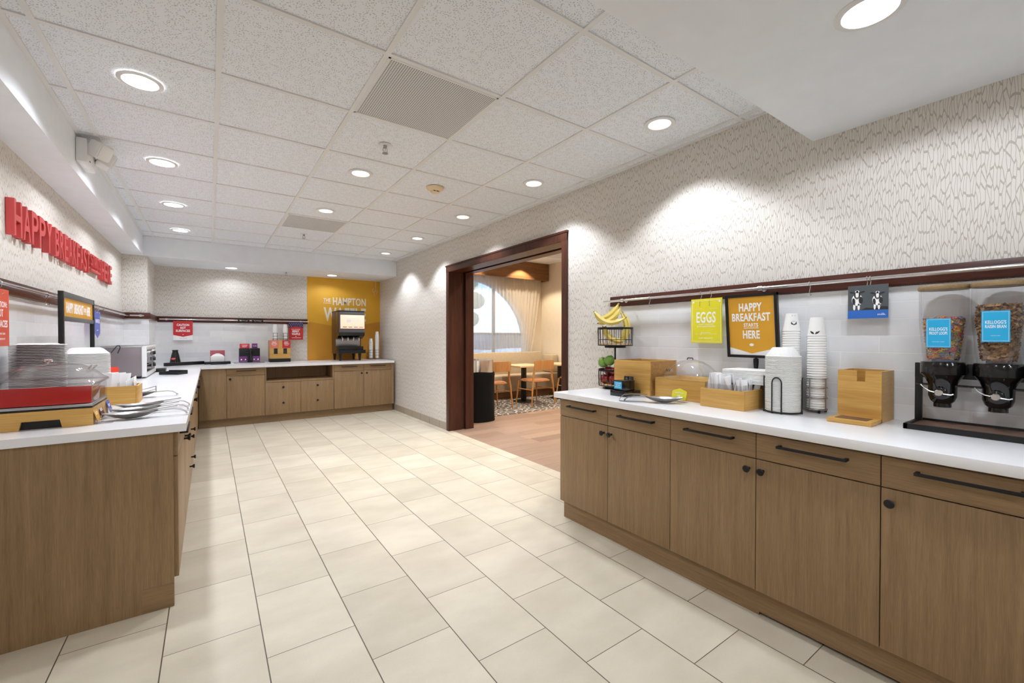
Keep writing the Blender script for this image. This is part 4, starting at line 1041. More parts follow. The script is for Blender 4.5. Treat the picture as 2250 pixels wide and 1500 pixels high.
for k in range(42):
    o = b0 if k == 0 else dup(b0, (0, 0, 0)); o.location = (BX+0.0003*math.sin(k*2.3), BY+0.0003*math.cos(k*1.7), ZR+0.009+0.0066*k)
    tag(o, 'upside-down speckled paper bowl within the stack in the wire holder', 'bowl', 'speckled paper bowls')
    if k == 41: o['label'] = 'topmost upside-down white paper bowl on the stack in the wire holder'

# paper cups in a double wire rack
def cup_proto(rt_, rb, h, mat=None):
    """cup standing upside down: rim at z = 0"""
    prof = [(rt_, 0.0), (rt_+0.002, 0.001), (rt_+0.002, 0.0036), (rt_, 0.0046), (rb, h), (rb-0.0008, h), (rb-0.0008, h-0.005), (0.0, h-0.005), (0.0, h-0.0057), (rb-0.0003, h-0.0057), (rt_-0.0006, 0.0), (rt_, 0.0)]
    return MB().lathe(prof, seg=28, cap=False).build('paper_cup', mat or CUPW, None, 40)
def sidepatch(mb, rb, rt_, h, ang, poly, mi=None, off=0.0006):
    """thin print on the cup wall: polygon in (arc metres, height)"""
    vs = []
    for o_ in (off, off+0.0004):
        for u, z in poly:
            r = rt_+(rb-rt_)*(z/h)+o_; a = ang+u/r
            vs.append((r*math.cos(a), r*math.sin(a), z))
    n = len(poly)
    mb.add(vs, [tuple(range(n)), tuple(range(n, 2*n))]+[(i, (i+1) % n, n+(i+1) % n, n+i) for i in range(n)], mi)
def cup_stack(proto, n, loc, dz, what, grp, jit=0.0001):
    for k in range(n):
        o = dup(proto, (loc[0]+jit*math.sin(k*2.7), loc[1]+jit*math.cos(k*1.9), loc[2]+dz*k))
        tag(o, ('topmost cup on ' if k == n-1 else 'paper cup within ')+what, 'cup', grp)
        last = o
    return last
C0 = cup_proto(0.0395, 0.0285, 0.093)
def leafprint(mb, ang, h0):
    for s_ in (-1, 1):
        sidepatch(mb, 0.0285, 0.0395, 0.093, ang, [(s_*0.001, h0), (s_*0.006, h0+0.012), (s_*0.014, h0+0.016), (s_*0.021, h0+0.017), (s_*0.019, h0+0.010), (s_*0.012, h0+0.003)])
AC = math.atan2(0.0-0.9, 0.0-2.5)
top2 = cup_stack(C0, 30, (2.505, 0.892, ZR+0.020), 0.01253, 'the tall cup stack with the leaf print, nearer the dispensers', 'tall coffee cups with leaf print')
m = MB(); leafprint(m, AC-0.25, 0.008); m.build('leaf_print', INK, top2)
top1 = cup_stack(C0, 32, (2.505, 1.008, ZR+0.020), 0.01253, 'the tall cup stack with the hexagon badge behind the paper bowls', 'tall coffee cups with badge')
m = MB(); P = []
sidepatch(m, 0.0285, 0.0395, 0.093, AC+0.35, [(-0.013, 0.036), (-0.013, 0.048), (0.0, 0.053), (0.013, 0.048), (0.013, 0.036), (0.0, 0.031)])
sidepatch(m, 0.0285, 0.0395, 0.093, AC+0.35, [(-0.009, 0.080), (-0.009, 0.0815), (0.009, 0.0815), (0.009, 0.080)])
m.build('badge_print', INK, top1)
bpy.data.objects.remove(C0)
t = thing('cup_rack', 'chrome wire rack holding the two tall coffee cup stacks', 'rack', (2.505, 0.95, ZR))
m = MB()
for y in (-0.058, 0.058):
    for z in (0.020-0.003, 0.075, 0.125, 0.172): m.ring((0, y, z), 0.046, 0.0024 if z > 0.02 else 0.003, 36)
    for k in range(4):
        a = PI/4+k*PI/2+0.5; m.tube([(0.0465*math.cos(a), y+0.0465*math.sin(a), 0.012), (0.0465*math.cos(a), y+0.0465*math.sin(a), 0.172)], 0.0026, 7)
    m.tube([(-0.049, y, 0.016), (0.049, y, 0.016)], 0.0024, 6).tube([(0, y-0.049, 0.016), (0, y+0.049, 0.016)], 0.0024, 6)
m.build('wire_frame', STEEL, t)
for x, y in ((-0.04, -0.085), (-0.04, 0.085), (0.04, -0.085), (0.04, 0.085)):
    MB().lathe([(0.005, 0.0), (0.005, 0.014), (0.003, 0.015)], c=(x, y, 0), seg=10).build('foot', BLACK, t)

# bamboo lid dispenser with a drip tray
t = thing('lid_dispenser', 'tall bamboo dispenser with a notched front and a low tray', 'dispenser', (2.42, 0.688, ZR))
m = MB(); m.prism([(-0.080, 0), (0.080, 0), (0.080, 0.226), (0.022, 0.226), (0.022, 0.178), (-0.008, 0.178), (-0.008, 0.226), (-0.080, 0.226)], 0.012, FR((-0.008, 0, 0)))
m.build('front_panel', BAM, t)
MB().box(-0.008, 0.155, -0.080, -0.069, 0, 0.226).build('side_panel', BAMX, t)
MB().box(-0.008, 0.155, 0.069, 0.080, 0, 0.226).build('side_panel', BAMX, t)
MB().box(0.145, 0.155, -0.069, 0.069, 0, 0.226).build('back_panel', BAM, t)
m = MB(); m.rbox(-0.150, -0.008, -0.080, 0.080, 0.0, 0.018, 0.0015); tr = m.build('tray', BAM, t)
m = MB(); m.rbox(-0.125, -0.045, -0.058, 0.058, 0.0182, 0.020, 0.0008); m.build('tray_mat', TRAYW, tr)

# cereal dispenser
t = thing('cereal_dispenser', 'black cereal dispenser with two clear canisters and a wood lined tray', 'dispenser', (2.48, 0.29, ZR))
m = MB(); y1, y0 = 0.236, -0.30
for a in ((-0.125, -0.110, y0, y1), (0.095, 0.105, y0, y1), (-0.125, 0.105, y1-0.014, y1), (-0.125, 0.105, y0, y0+0.014)): m.rbox(a[0], a[1], a[2], a[3], 0.0, 0.022, 0.001)
m.build('tray_frame', BLACK, t)
MB().box(-0.110, 0.095, y0+0.014, y1-0.014, 0.003, 0.014).build('tray_board', TRAYW, t)
for yy in (0.222, -0.285): MB().rbox(0.03, 0.052, yy-0.011, yy+0.011, 0.02, 0.268, 0.001).build('post', BLACK, t)
MB().rbox(0.028, 0.054, -0.296, 0.233, 0.206, 0.268, 0.001).build('crossbar', BLACK, t)
CANY = (0.431-0.29, 0.277-0.29, 0.123-0.29)
LBL = [('FROOT LOOPS', 0.328, 0.117), ('RAISIN BRAN', 0.350, 0.118), ('GRANOLA', 0.34, 0.118)]
for i, cy in enumerate(CANY):
    c = MB().lathe([(0.056, 0.268), (0.060, 0.275), (0.067, 0.36), (0.074, 0.45), (0.075, 0.572)], c=(-0.0, cy, 0), seg=40, cap=False).build('canister', CLEAR, t)
    MB().lathe([(0.0, 0.572), (0.077, 0.572), (0.079, 0.576), (0.079, 0.585), (0.076, 0.590), (0.0, 0.590)], c=(0, cy, 0), seg=40).build('lid', LIDW, c)
    zl = 0.336 if i == 0 else 0.360; zh = 0.117
    L = frame((-0.0775, cy+0.036, zl), (0, -1, 0), (-0.05, 0, 1))
    m = MB(); rect(m, L, 0, 0.072, 0, zh, 0.0, 0.0015); m.build('label_card', BLUE, c)
    L2 = L @ Matrix.Translation((0, 0, 0.0015)); m = MB()
    text(m, "KELLOGG'S", L2, 0.036, 0.068, 0.053, 0.013, 0.0004, 0.015); text(m, LBL[i][0], L2, 0.036, 0.052, 0.053, 0.012, 0.0004, 0.015)
    text(m, 'CONTAINS: WHEAT', L2, 0.036, 0.022, 0.036 if i == 0 else 0.024, 0.003, 0.0003, 0)
    for a in ((0.003, 0.0036, 0.004, zh-0.004), (0.0684, 0.069, 0.004, zh-0.004), (0.003, 0.069, 0.004, 0.0046), (0.003, 0.069, zh-0.0046, zh-0.004)): rect(m, L2, *a, 0, 0.0003)
    m.build('lettering', WHITE, c)
    v = MB().lathe([(0.066, 0.276), (0.069, 0.270), (0.069, 0.226), (0.064, 0.220), (0.052, 0.205), (0.044, 0.185), (0.043, 0.135), (0.036, 0.115), (0.027, 0.106), (0.027, 0.090), (0.0, 0.090)], c=(-0.0, cy, 0), seg=40)
    v.rbox(-0.02, 0.02, cy-0.078, cy+0.078, 0.176, 0.184, 0.003)
    v.lathe([(0.022, 0.0), (0.022, 0.012), (0.018, 0.014)], seg=24, M=Matrix.Translation((-0.040, cy, 0.152)) @ Matrix.Rotation(-PI/2, 4, 'Y'))
    v = v.build('valve', BLACKP, t)
    k = MB().lathe([(0.0135, 0.0), (0.0135, 0.012), (0.011, 0.015), (0.0, 0.015)], seg=24, M=Matrix.Translation((-0.054, cy, 0.152)) @ Matrix.Rotation(-PI/2, 4, 'Y'))
    k.tube([(-0.060, cy+0.055, 0.183), (-0.062, cy+0.045, 0.170), (-0.063, cy+0.028, 0.158), (-0.063, cy+0.010, 0.153), (-0.063, cy-0.015, 0.149), (-0.063, cy-0.034, 0.147), (-0.061, cy-0.042, 0.151)], 0.0028, 8)
    k.build('knob', CHROME, v)
# what the canisters hold
def fill(name, label, cy, ztop, n, mats, kind):
    m = MB(); rnd = random.Random(3)
    for i in range(n):
        z = 0.290+(ztop-0.290)*rnd.random(); R = 0.0555+(z-0.268)*0.10; R = min(R, 0.0735)-0.0042
        q = rnd.random(); rr = (R-0.008)*math.sqrt(0.62+0.38*q) if rnd.random() < 0.86 else (R-0.008)*math.sqrt(q)
        a = rnd.random()*2*PI
        if z > ztop-0.012: rr = (R-0.008)*math.sqrt(q)
        M0 = Matrix.Translation((rr*math.cos(a), rr*math.sin(a), z-0.268)) @ Matrix.Rotation(a, 4, 'Z') @ Matrix.Rotation(PI/2+rnd.uniform(-.9, .9), 4, 'Y') @ Matrix.Rotation(rnd.uniform(0, 6), 4, 'Z')
        mi = rnd.randrange(len(mats))
        if kind == 'loop':
            v = []; f = []
            for p in range(10):
                for q2 in range(5):
                    b, g = 2*PI*p/10, 2*PI*q2/5; v.append(M0 @ Vector(((0.0052+0.0026*math.cos(g))*math.cos(b), (0.0052+0.0026*math.cos(g))*math.sin(b), 0.0026*math.sin(g))))
                    f.append((p*5+q2, ((p+1) % 10)*5+q2, ((p+1) % 10)*5+(q2+1) % 5, p*5+(q2+1) % 5))
            m.add(v, f, mi)
        else:
            v = []
            for p in range(7):
                b = 2*PI*p/7; r_ = 0.0085*rnd.uniform(0.7, 1.25); v.append(M0 @ Vector((r_*math.cos(b), r_*math.sin(b)*0.75, 0.0025*math.sin(3*b+i))))
            v.append(M0 @ Vector((0, 0, 0.003)))
            m.add(v, [(p, (p+1) % 7, 7) for p in range(7)], mi)
    m.lathe([(0.0, 0.0095), (0.034, 0.0095), (0.036+(ztop-0.29)*0.09, ztop-0.288), (0.0, ztop-0.284)], seg=24, mi=len(mats)-1)
    o = m.build(name, mats, None, 60); o.location = (2.48, cy+0.29, ZR+0.268)
    return tag(o, label, 'cereal', kind='stuff')
fill('cereal_loops', 'coloured cereal rings filling the first clear canister', CANY[0], 0.457, 1900, LOOPC, 'loop')
fill('bran_flakes', 'brown bran flakes and raisins filling the fuller clear canister', CANY[1], 0.500, 3400, FLAKE, 'flake')

# ------------------------------------------------------------------ red letters on the wall
def wall_letters(word, y0, y1, z0, z1, wtxt):
    n = len(word); g = (y1-y0)*0.006; w = (y1-y0)/n
    for i, ch in enumerate(word):
        m = MB(); L = FL((0, 0, 0))
        text(m, ch, L, 0, 0, w-2*g-0.012, z1-z0, 0.032, 0.015)
        o = m.build('wall_letter', LETRED, None, 40); o.location = (XL+0.003, y0+w*(i+0.5), z0)
        tag(o, 'raised red letter %s, the %s letter of the word %s on the wall' % (ch, (ordn+['seventh', 'eighth', 'ninth'])[i], wtxt), 'letter', 'raised red wall letters')
wall_letters('HAPPY', 3.40, 4.10, 1.795, 1.99, 'happy')
wall_letters('BREAKFAST', 4.15, 5.20, 1.800, 1.99, 'breakfast')
wall_letters('STARTS', 5.235, 5.655, 1.875, 1.985, 'starts')
wall_letters('HERE', 5.70, 6.24, 1.805, 1.995, 'here')
o = MB().rbox(0, 0.032, -0.20, 0.20, -0.009, 0.009, 0.001).build('wall_letter_bar', LETRED); o.location = (XL+0.003, 5.445, 1.845)
tag(o, 'raised red bar below the word starts on the wall', 'letter')

# ------------------------------------------------------------------ things below the red letters
# chafing dish
t = thing('chafing_dish', 'red chafing dish with a clear lid on a bamboo base at the open counter end', 'chafing dish', (-0.60, 2.88, ZL))
a, b = 0.165, 0.178
m = MB(); m.prism([(-a, 0), (-0.066, 0), (-0.059, 0.036), (0.058, 0.036), (0.065, 0), (a, 0), (a, 0.078), (-a, 0.078)], 0.014, FB((0, -b+0.014, 0)))
m.box(-a, a, b-0.014, b, 0, 0.078).box(-a, -a+0.014, -b+0.014, b-0.014, 0, 0.078).box(a-0.014, a, -b+0.014, b-0.014, 0, 0.078)
m.build('base', BAMX, t)
MB().box(-a+0.02, a-0.02, -b+0.018, b-0.02, 0.001, 0.07).build('heater', BLACK, t)
MB().rbox(-a+0.003, a-0.003, -b+0.003, b-0.003, 0.079, 0.086, 0.002).build('rail', BLACK, t)
MB().rbox(-a+0.001, a-0.001, -b+0.001, b-0.001, 0.0865, 0.099, 0.003).build('band', STEEL, t)
MB().rbox(-a+0.002, a-0.004, -b-0.004, -b+0.006, 0.102, 0.180, 0.003).build('front_panel', REDPAN, t)
m = MB(); m.rbox(-a+0.006, a-0.008, -b+0.0125, b-0.010, 0.0995, 0.150, 0.006); m.build('pan', plain('amber pan', srgb(196, 88, 44), 0.3), t)
m = MB(); m.rbox(a-0.007, a-0.003, -b+0.006, b-0.004, 0.100, 0.182, 0.002); m.build('clear_side', SMOKE, t)
m = MB()
m.loft([sup(0, 0, a+0.008, b+0.008, 0.183, 12), sup(0, 0, a+0.008, b+0.008, 0.196, 12), sup(0, 0, a-0.004, b-0.004, 0.204, 9), sup(0, 0, a*0.80, b*0.80, 0.244, 5), sup(0, 0, a*0.55, b*0.55, 0.268, 4), sup(0, 0, a*0.2, b*0.2, 0.280, 3), sup(0, 0, 0.002, 0.002, 0.282, 2)], None, False, True)
l = m.build('lid', SMOKE, t)
MB().tube(sup(0, 0, a+0.008, b+0.008, 0.1895, 12), 0.0042, 8, closed=True).build('lid_edge', SMOKE, l)
MB().lathe([(0.004, 0.281), (0.004, 0.288), (0.013, 0.291), (0.016, 0.297), (0.012, 0.303), (0.0, 0.304)], c=(0.0, -0.06, -0.004), seg=20).build('knob', CHROME, l)
m = MB(); m.tube([(a*0.80, -0.05, 0.246), (a*0.86, -0.05, 0.262), (a*0.86, 0.05, 0.262), (a*0.80, 0.05, 0.246)], 0.0055, 8); m.build('handle', CHROME, l)
# three spoon rests with spoons, and one with tongs behind the bamboo box
for i, (y, rz) in enumerate(((2.79, 0.02), (2.955, 0.03), (3.125, 0.04))):
    q = ['nearest the open end', 'in the middle of three', 'nearest the cutlery box'][i]
    spoon_rest('steel spoon rest beside the chafing dish, ' + q, (-0.315, y, ZL), rz, 'spoon rests by the chafing dish')
    serving_spoon('steel serving spoon lying on its rest by the chafing dish, ' + q, (-0.315, y+0.005, ZL+0.014), 0.12, 'spoons by the chafing dish')
spoon_rest('steel spoon rest just past the bamboo cutlery box', (-0.40, 3.74, ZL), 0.0, None)
o = MB()
for z in (0.0, 0.02):
    o.add([(-0.09, -0.014, 0.034+z*0.2), (0.05, -0.014, 0.036+z), (0.10, -0.02, 0.052+z), (0.10, 0.02, 0.052+z), (0.05, 0.014, 0.036+z), (-0.09, 0.014, 0.034+z*0.2)], [(0, 1, 2, 3, 4, 5)])
    o.add([(-0.09, -0.014, 0.036+z*0.2), (0.05, -0.014, 0.038+z), (0.10, -0.02, 0.054+z), (0.10, 0.02, 0.054+z), (0.05, 0.014, 0.038+z), (-0.09, 0.014, 0.036+z*0.2)], [(5, 4, 3, 2, 1, 0)])
o.box(0.098, 0.101, -0.02, 0.02, 0.03, 0.074)
o = o.build('tongs', STEEL); o.location = (-0.39, 3.70, ZL+0.002)
tag(o, 'steel tongs on the spoon rest just past the bamboo cutlery box', 'tongs')
# pointed name tags in clear feet
for (x, y, mat, nm) in ((-0.415, 2.745, ORANGE, 'amber'), (-0.418, 2.87, CHOC, 'brown'), (-0.412, 3.03, PERI, 'periwinkle')):
    t = thing('place_card', 'small pointed %s card in a clear foot leaning beside the chafing dish' % nm, 'card', (x, y, ZL))
    L = frame((-0.006, -0.036, 0.012), (0, 1, 0), (-0.30, 0, 1))
    MB().prism([(0, 0), (0.072, 0), (0.072, 0.058), (0.036, 0.072), (0, 0.058)], 0.0015, L).build('board', mat, t)
    m = MB(); text(m, {'amber': 'EGGS', 'brown': 'BACON', 'periwinkle': 'GRITS'}[nm], L, 0.036, 0.030, 0.044, 0.014, 0.0004, 0.02, None, 0.0015); m.build('lettering', WHITE, t)
    MB().rbox(-0.012, 0.045, -0.038, 0.038, 0.0, 0.004, 0.001).rbox(-0.014, 0.006, -0.036, 0.036, 0.004, 0.024, 0.002).build('foot', CLEAR, t)
# bamboo box with wrapped cutlery
t = open_box('cutlery_box', 'low bamboo cutlery box beside the chafing dish', 'box', -0.605, -0.350, 3.41, 3.60, ZL, ZL+0.108, 0.012, BAM, BAMX)
m = MB()
for x in (-0.06, 0.03, 0.10): m.box(x-0.001, x+0.001, -0.07, 0.07, 0.014, 0.125)
m.build('divider', CLEAR, t)
for k in range(14):
    cutlery((-0.585+0.0125*k, 3.475+0.04*(k % 3), ZL+0.015), random.uniform(-0.05, 0.15), 0.05+0.025*k, PI/2+random.uniform(-0.4, 0.4), 'white wrapped cutlery set leaning in the bamboo box beside the chafing dish', 'cutlery sets in the box beside the chafing dish', 0.17)
for k in range(6):
    o = MB().rbox(-0.001, 0.001, -0.055, 0.055, 0, 0.145-0.005*k, 0.0005).build('napkin', WHITE); o.location = (-0.373-0.006*k, 3.505, ZL+0.0135); o.rotation_euler = (0, -0.02-0.012*k, 0)
    tag(o, 'white napkin standing at the aisle end of the bamboo cutlery box', 'napkin', 'napkins in the cutlery box')
# stacked foam plates and square bowls
pl = MB().lathe([(0.088, 0.0), (0.105, 0.0012), (0.106, 0.004), (0.104, 0.0048), (0.086, 0.0022), (0.070, 0.010), (0.0, 0.010), (0.0, 0.0088), (0.069, 0.0088), (0.085, 0.0008), (0.088, 0.0)], seg=40, cap=False).build('foam_plate', GREYST, None, 50)
for k in range(45):
    o = pl if k == 0 else dup(pl, (0, 0, 0)); o.location = (-0.735+0.0004*math.sin(k*1.9), 3.29+0.0004*math.cos(k*2.9), ZL+0.001+0.0081*k)
    tag(o, 'upside-down pale plate within the round stack behind the chafing dish', 'plate', 'round plate stack')
    if k == 44: o['label'] = 'topmost upside-down pale plate on the round stack behind the chafing dish'; o.data = pl.data.copy(); o.data.materials[0] = WHITE  # top plate white, the ones below carry shadow in their colour
def sq_bowl():
    m = MB(); a = 0.102
    R_ = lambda r, z, e=6: sup(0, 0, r, r, z, e, 32)
    m.loft([R_(a-0.004, 0.0), R_(a, 0.001), R_(a, 0.0045), R_(a-0.004, 0.005), R_(a*0.72, 0.034, 4), R_(a*0.60, 0.040, 3.4), R_(0.002, 0.0405, 2), R_(0.002, 0.0395, 2), R_(a*0.59, 0.039, 3.4), R_(a*0.705, 0.033, 4), R_(a-0.0058, 0.004)], None, False, False)
    return m.build('square_bowl', WHITE, None, 45)
sb = sq_bowl()
for k in range(36):
    o = sb if k == 0 else dup(sb, (0, 0, 0)); o.location = (-0.645, 3.84, ZL+0.001+0.0083*k); o.rotation_euler = (0, 0, 0.35)
    tag(o, 'upside-down square white bowl within the stack beside the black frame sign', 'bowl', 'square bowl stack')
    if k == 35: o['label'] = 'topmost upside-down square white bowl on the stack beside the black frame sign'
# black frame sign standing on the counter
t = thing('frame_sign', 'tall black frame with an amber HAPPY BREAKFAST strip on two posts', 'sign', (-0.722, 4.07, ZL))
ya, yb2, zt = -0.427, 0.427, 0.676
MB().rbox(-0.012, 0.012, ya, ya+0.022, 0, zt, 0.001).build('post', BLACK, t)
MB().rbox(-0.012, 0.012, yb2-0.022, yb2, 0, zt, 0.001).build('post', BLACK, t)
MB().rbox(-0.011, 0.011, ya+0.022, yb2-0.022, zt-0.035, zt, 0.001).rbox(-0.011, 0.011, ya+0.022, yb2-0.022, zt-0.178, zt-0.150, 0.001).build('crossbar', GREYM, t)
MB().box(-0.004, 0.004, ya+0.022, yb2-0.022, zt-0.150, zt-0.035).build('board', ORANGE, t)
L = FL((0.004, 0, zt-0.15)); m = MB(); c = (ya+yb2)/2
text(m, 'HAPPY', L, c-0.24, 0.025, 0.17, 0.065, 0.0008, 0.03); text(m, 'BREAKFAST', L, c-0.01, 0.025, 0.25, 0.065, 0.0008, 0.03)
text(m, 'STARTS', L, c+0.17, 0.045, 0.08, 0.03, 0.0008, 0.03); rect(m, L, c+0.13, c+0.21, 0.034, 0.038, 0, 0.0008); text(m, 'HERE', L, c+0.275, 0.025, 0.10, 0.065, 0.0008, 0.03)
m.build('lettering', WHITE, t)
# cards hanging below the letters
t, L = card('hanging_sign', 'orange red caution card hanging at the near end of the letter wall', FL((-0.806, 2.93, 1.205)), 0.225, 0.272, REDORG)
m = MB()
for k, (s_, w, h) in enumerate((('CAUTION:', 0.17, 0.028), ('HOT', 0.075, 0.036), ('SURFACES', 0.18, 0.034))): text(m, s_, L, 0.113, (0.185, 0.140, 0.090)[k], w, h, 0.0005, 0.02)
text(m, 'PLEASE TAKE CARE', L, 0.113, 0.055, 0.12, 0.009, 0.0004, 0); text(m, 'HAPPY BREAKFAST', L, 0.113, 0.03, 0.12, 0.009, 0.0004, 0)
m.build('lettering', WHITE, t)
hook((-0.812, 3.06, 1.508), 'y', 'S hook holding the orange red caution card', 0.045)
hook((-0.812, 3.78, 1.508), 'y', 'empty S hook on the rod beside the black frame sign', 0.055)
t = thing('hanging_sign', 'narrow periwinkle pointed card hanging past the black frame sign', 'sign', (-0.806, 5.10, 1.24))
L = Matrix.Translation((0, 0, 0)) @ frame((0, 0, 0), (0, 1, 0), (0, 0, 1))
MB().prism([(0.0, 0.04), (0.11, 0.0), (0.22, 0.04), (0.22, 0.235), (0, 0.235)], 0.002, L).build('board', PERI, t)
m = MB(); text(m, 'WAFFLES', L, 0.11, 0.13, 0.17, 0.035, 0.0005, 0.02, None, 0.002); text(m, 'ENJOY', L, 0.11, 0.06, 0.06, 0.012, 0.0005, 0, None, 0.002); m.build('lettering', WHITE, t)
hook((-0.812, 5.16, 1.508), 'y', 'first S hook holding the periwinkle card', 0.04); hook((-0.812, 5.27, 1.508), 'y', 'second S hook holding the periwinkle card', 0.04)
# small pointed red table card behind the cutlery box
t = thing('table_card', 'red pointed caution card standing before the steel oven', 'card', (-0.645, 4.50, ZL))
L = frame((0, 0, 0.005), (0.42, 0.9, 0), (0, 0, 1))
MB().prism([(0, 0), (0.12, 0), (0.12, 0.155), (0, 0.165)], 0.003, L).build('board', plain('bright red card', srgb(226, 60, 40), 0.4), t)
m = MB(); text(m, 'HOT', L, 0.06, 0.05, 0.09, 0.05, 0.0006, 0.02, None, 0.003); text(m, 'CAUTION', L, 0.06, 0.022, 0.09, 0.016, 0.0006, 0.01, None, 0.003); m.build('lettering', WHITE, t)
MB().rbox(-0.02, 0.08, -0.01, 0.13, 0, 0.005, 0.001).build('foot', BLACK, t)
# wire basket handle seen over the bowl stack
t = thing('wire_stand', 'dark bent wire handle standing between the square bowls and the oven', 'stand', (-0.71, 4.95, ZL))
m = MB(); m.tube([(-0.02, 0, 0.01), (-0.02, 0, 0.20), (0.0, 0, 0.225), (0.035, 0, 0.275), (0.06, 0, 0.315), (0.068, 0, 0.325), (0.080, 0, 0.325), (0.086, 0, 0.31), (0.070, 0, 0.26)], 0.0042, 8)
m.build('wire_handle', INK, t); MB().lathe([(0.06, 0), (0.06, 0.008), (0.0, 0.012)], c=(-0.02, 0, 0), seg=24).build('base', BLACK, t)
# steel oven
t = thing('countertop_oven', 'steel countertop oven with a glass door below the red letters', 'oven', (-0.655, 5.86, ZL))
MB().rbox(-0.155, 0.125, -0.44, 0.44, 0.022, 0.300, 0.004).build('body', STEELD, t)
MB().rbox(-0.16, 0.135, -0.445, 0.445, 0.298, 0.312, 0.003).build('top', STEEL, t)
m = MB()
for q in ((-0.445, -0.41, 0.015, 0.31), (0.41, 0.445, 0.015, 0.31), (-0.41, 0.41, 0.015, 0.05), (-0.41, 0.41, 0.275, 0.31)): m.rbox(0.125, 0.16, q[0], q[1], q[2], q[3], 0.002)
m.build('front_frame', PLASW, t)
MB().box(0.126, 0.150, -0.41, 0.13, 0.05, 0.275).build('door', GLASSD, t)
d = [c for c in t.children if c.name.startswith('door')][0]
MB().tube([(0.150, -0.37, 0.255), (0.178, -0.37, 0.255), (0.178, 0.09, 0.255), (0.150, 0.09, 0.255)], 0.007, 10).build('handle', CHROME, d)
m = MB()
for z in (0.12, 0.19): m.box(0.149, 0.1515, -0.40, 0.12, z, z+0.006)
m.build('rack_line', STEEL, d)
MB().box(0.126, 0.152, 0.13, 0.41, 0.05, 0.275).build('control_panel', STEEL, t)
for i, z in enumerate((0.10, 0.165, 0.23)):
    MB().lathe([(0.022, 0), (0.020, 0.02), (0.0, 0.022)], seg=20, M=Matrix.Translation((0.152, 0.27, z)) @ Matrix.Rotation(PI/2, 4, 'Y')).build('knob', BLACK, t)
for x in (-0.13, 0.10):
    for y in (-0.40, 0.40): MB().lathe([(0.016, 0), (0.018, 0.022)], c=(x, y, 0), seg=14).build('foot', BLACK, t)
# jar, sorter tray, dark booklet past the oven
o = MB().lathe([(0.04, 0.0), (0.043, 0.01), (0.043, 0.10), (0.035, 0.12), (0.035, 0.128), (0.0, 0.128)], seg=24).build('white_jar', PLASW); o.location = (-0.56, 6.62, ZL)
tag(o, 'white lidded jar just past the steel oven', 'jar')
o = MB().rbox(-0.06, 0.06, -0.10, 0.10, 0, 0.035, 0.003).build('black_tray', BLACK); o.location = (-0.475, 6.42, ZL)
tag(o, 'short black tray beside the white jar', 'tray')
t = thing('condiment_tray', 'low dark tray of packets on the counter past the oven', 'tray', (-0.315, 5.87, ZL), -0.6)
MB().rbox(-0.10, 0.10, -0.07, 0.07, 0, 0.006, 0.002).rbox(-0.10, 0.10, -0.07, -0.063, 0.006, 0.03, 0.001).rbox(-0.10, 0.10, 0.063, 0.07, 0.006, 0.04, 0.001).rbox(-0.10, -0.093, -0.063, 0.063, 0.006, 0.03, 0.001).rbox(0.093, 0.10, -0.063, 0.063, 0.006, 0.03, 0.001).build('body', BLACK, t)
m = MB(); m.rbox(-0.085, 0.085, -0.055, 0.055, 0.0065, 0.022, 0.004); m.build('packet_layer', GREYM, t)

# ------------------------------------------------------------------ things on the back counter
ZB = ZL
t = thing('counter_bumper', 'long black bar lying across the corner of the back counter', 'bar', (-0.285, 7.655, ZB), 0.60)
MB().rbox(-0.255, 0.255, -0.03, 0.03, 0, 0.045, 0.003).build('bar', BLACK, t)
t = thing('syrup_bottle', 'black conical bottle with a red badge in the back corner', 'bottle', (-0.40, 7.84, ZB))
m = MB(); m.lathe([(0.062, 0.0), (0.067, 0.010), (0.064, 0.04), (0.046, 0.14), (0.033, 0.188), (0.032, 0.198), (0.0, 0.20)], seg=32); m.build('body', BLACKP, t)
MB().rbox(-0.034, 0.034, -0.032, 0.032, 0.195, 0.212, 0.004).build('cap', BLACK, t)
L = frame((0, 0, 0.105), (0.86, -0.5, 0), (0.12, 0.2, 1)); m = MB(); m.lathe([(0.04, 0), (0.04, 0.004)], seg=24, M=L @ Matrix.Translation((0.014, -0.03, 0.052)) @ Matrix.Diagonal((0.8, 0.45, 1, 1))); bd = m.build('badge', RED, t)
m = MB(); text(m, 'SYRUP', L, 0.014, -0.036, 0.042, 0.012, 0.0008, 0.02, None, 0.056); m.build('badge_text', WHITE, bd)
t = thing('napkin_dispenser', 'small napkin holder on a black tray with a red card on the back counter', 'napkin dispenser', (0.10, 7.68, ZB))
MB().rbox(-0.16, 0.16, -0.05, 0.10, 0, 0.035, 0.003).build('tray', BLACK, t)
MB().rbox(-0.09, 0.09, 0.055, 0.062, 0.036, 0.20, 0.001).build('back_card', plain('dull red card', srgb(170, 86, 92), 0.5), t)
MB().rbox(-0.085, 0.085, -0.03, 0.05, 0.036, 0.115, 0.003).build('box', PLASW, t)
m = MB(); m.loft([sup(0, 0.01, 0.08, 0.035, 0.115, 5), sup(0, 0.01, 0.06, 0.028, 0.135, 4), sup(0, 0.01, 0.02, 0.012, 0.155, 3)]); m.build('napkin_tuft', WHITE, t)
o = MB().rbox(-0.10, 0.10, -0.03, 0.03, 0, 0.012, 0.004).build('black_dish', BLACK); o.location = (0.115, 7.565, ZB); tag(o, 'flat black dish lying before the small napkin holder', 'dish')
t = thing('waffle_maker', 'black and purple waffle iron station with a red caution card', 'waffle maker', (0.505, 7.74, ZB))
MB().rbox(-0.20, 0.20, -0.10, 0.12, 0, 0.012, 0.003).build('tray', STEEL, t)
MB().rbox(-0.135, 0.135, -0.07, 0.10, 0.0125, 0.225, 0.005).build('body', BLACK, t)
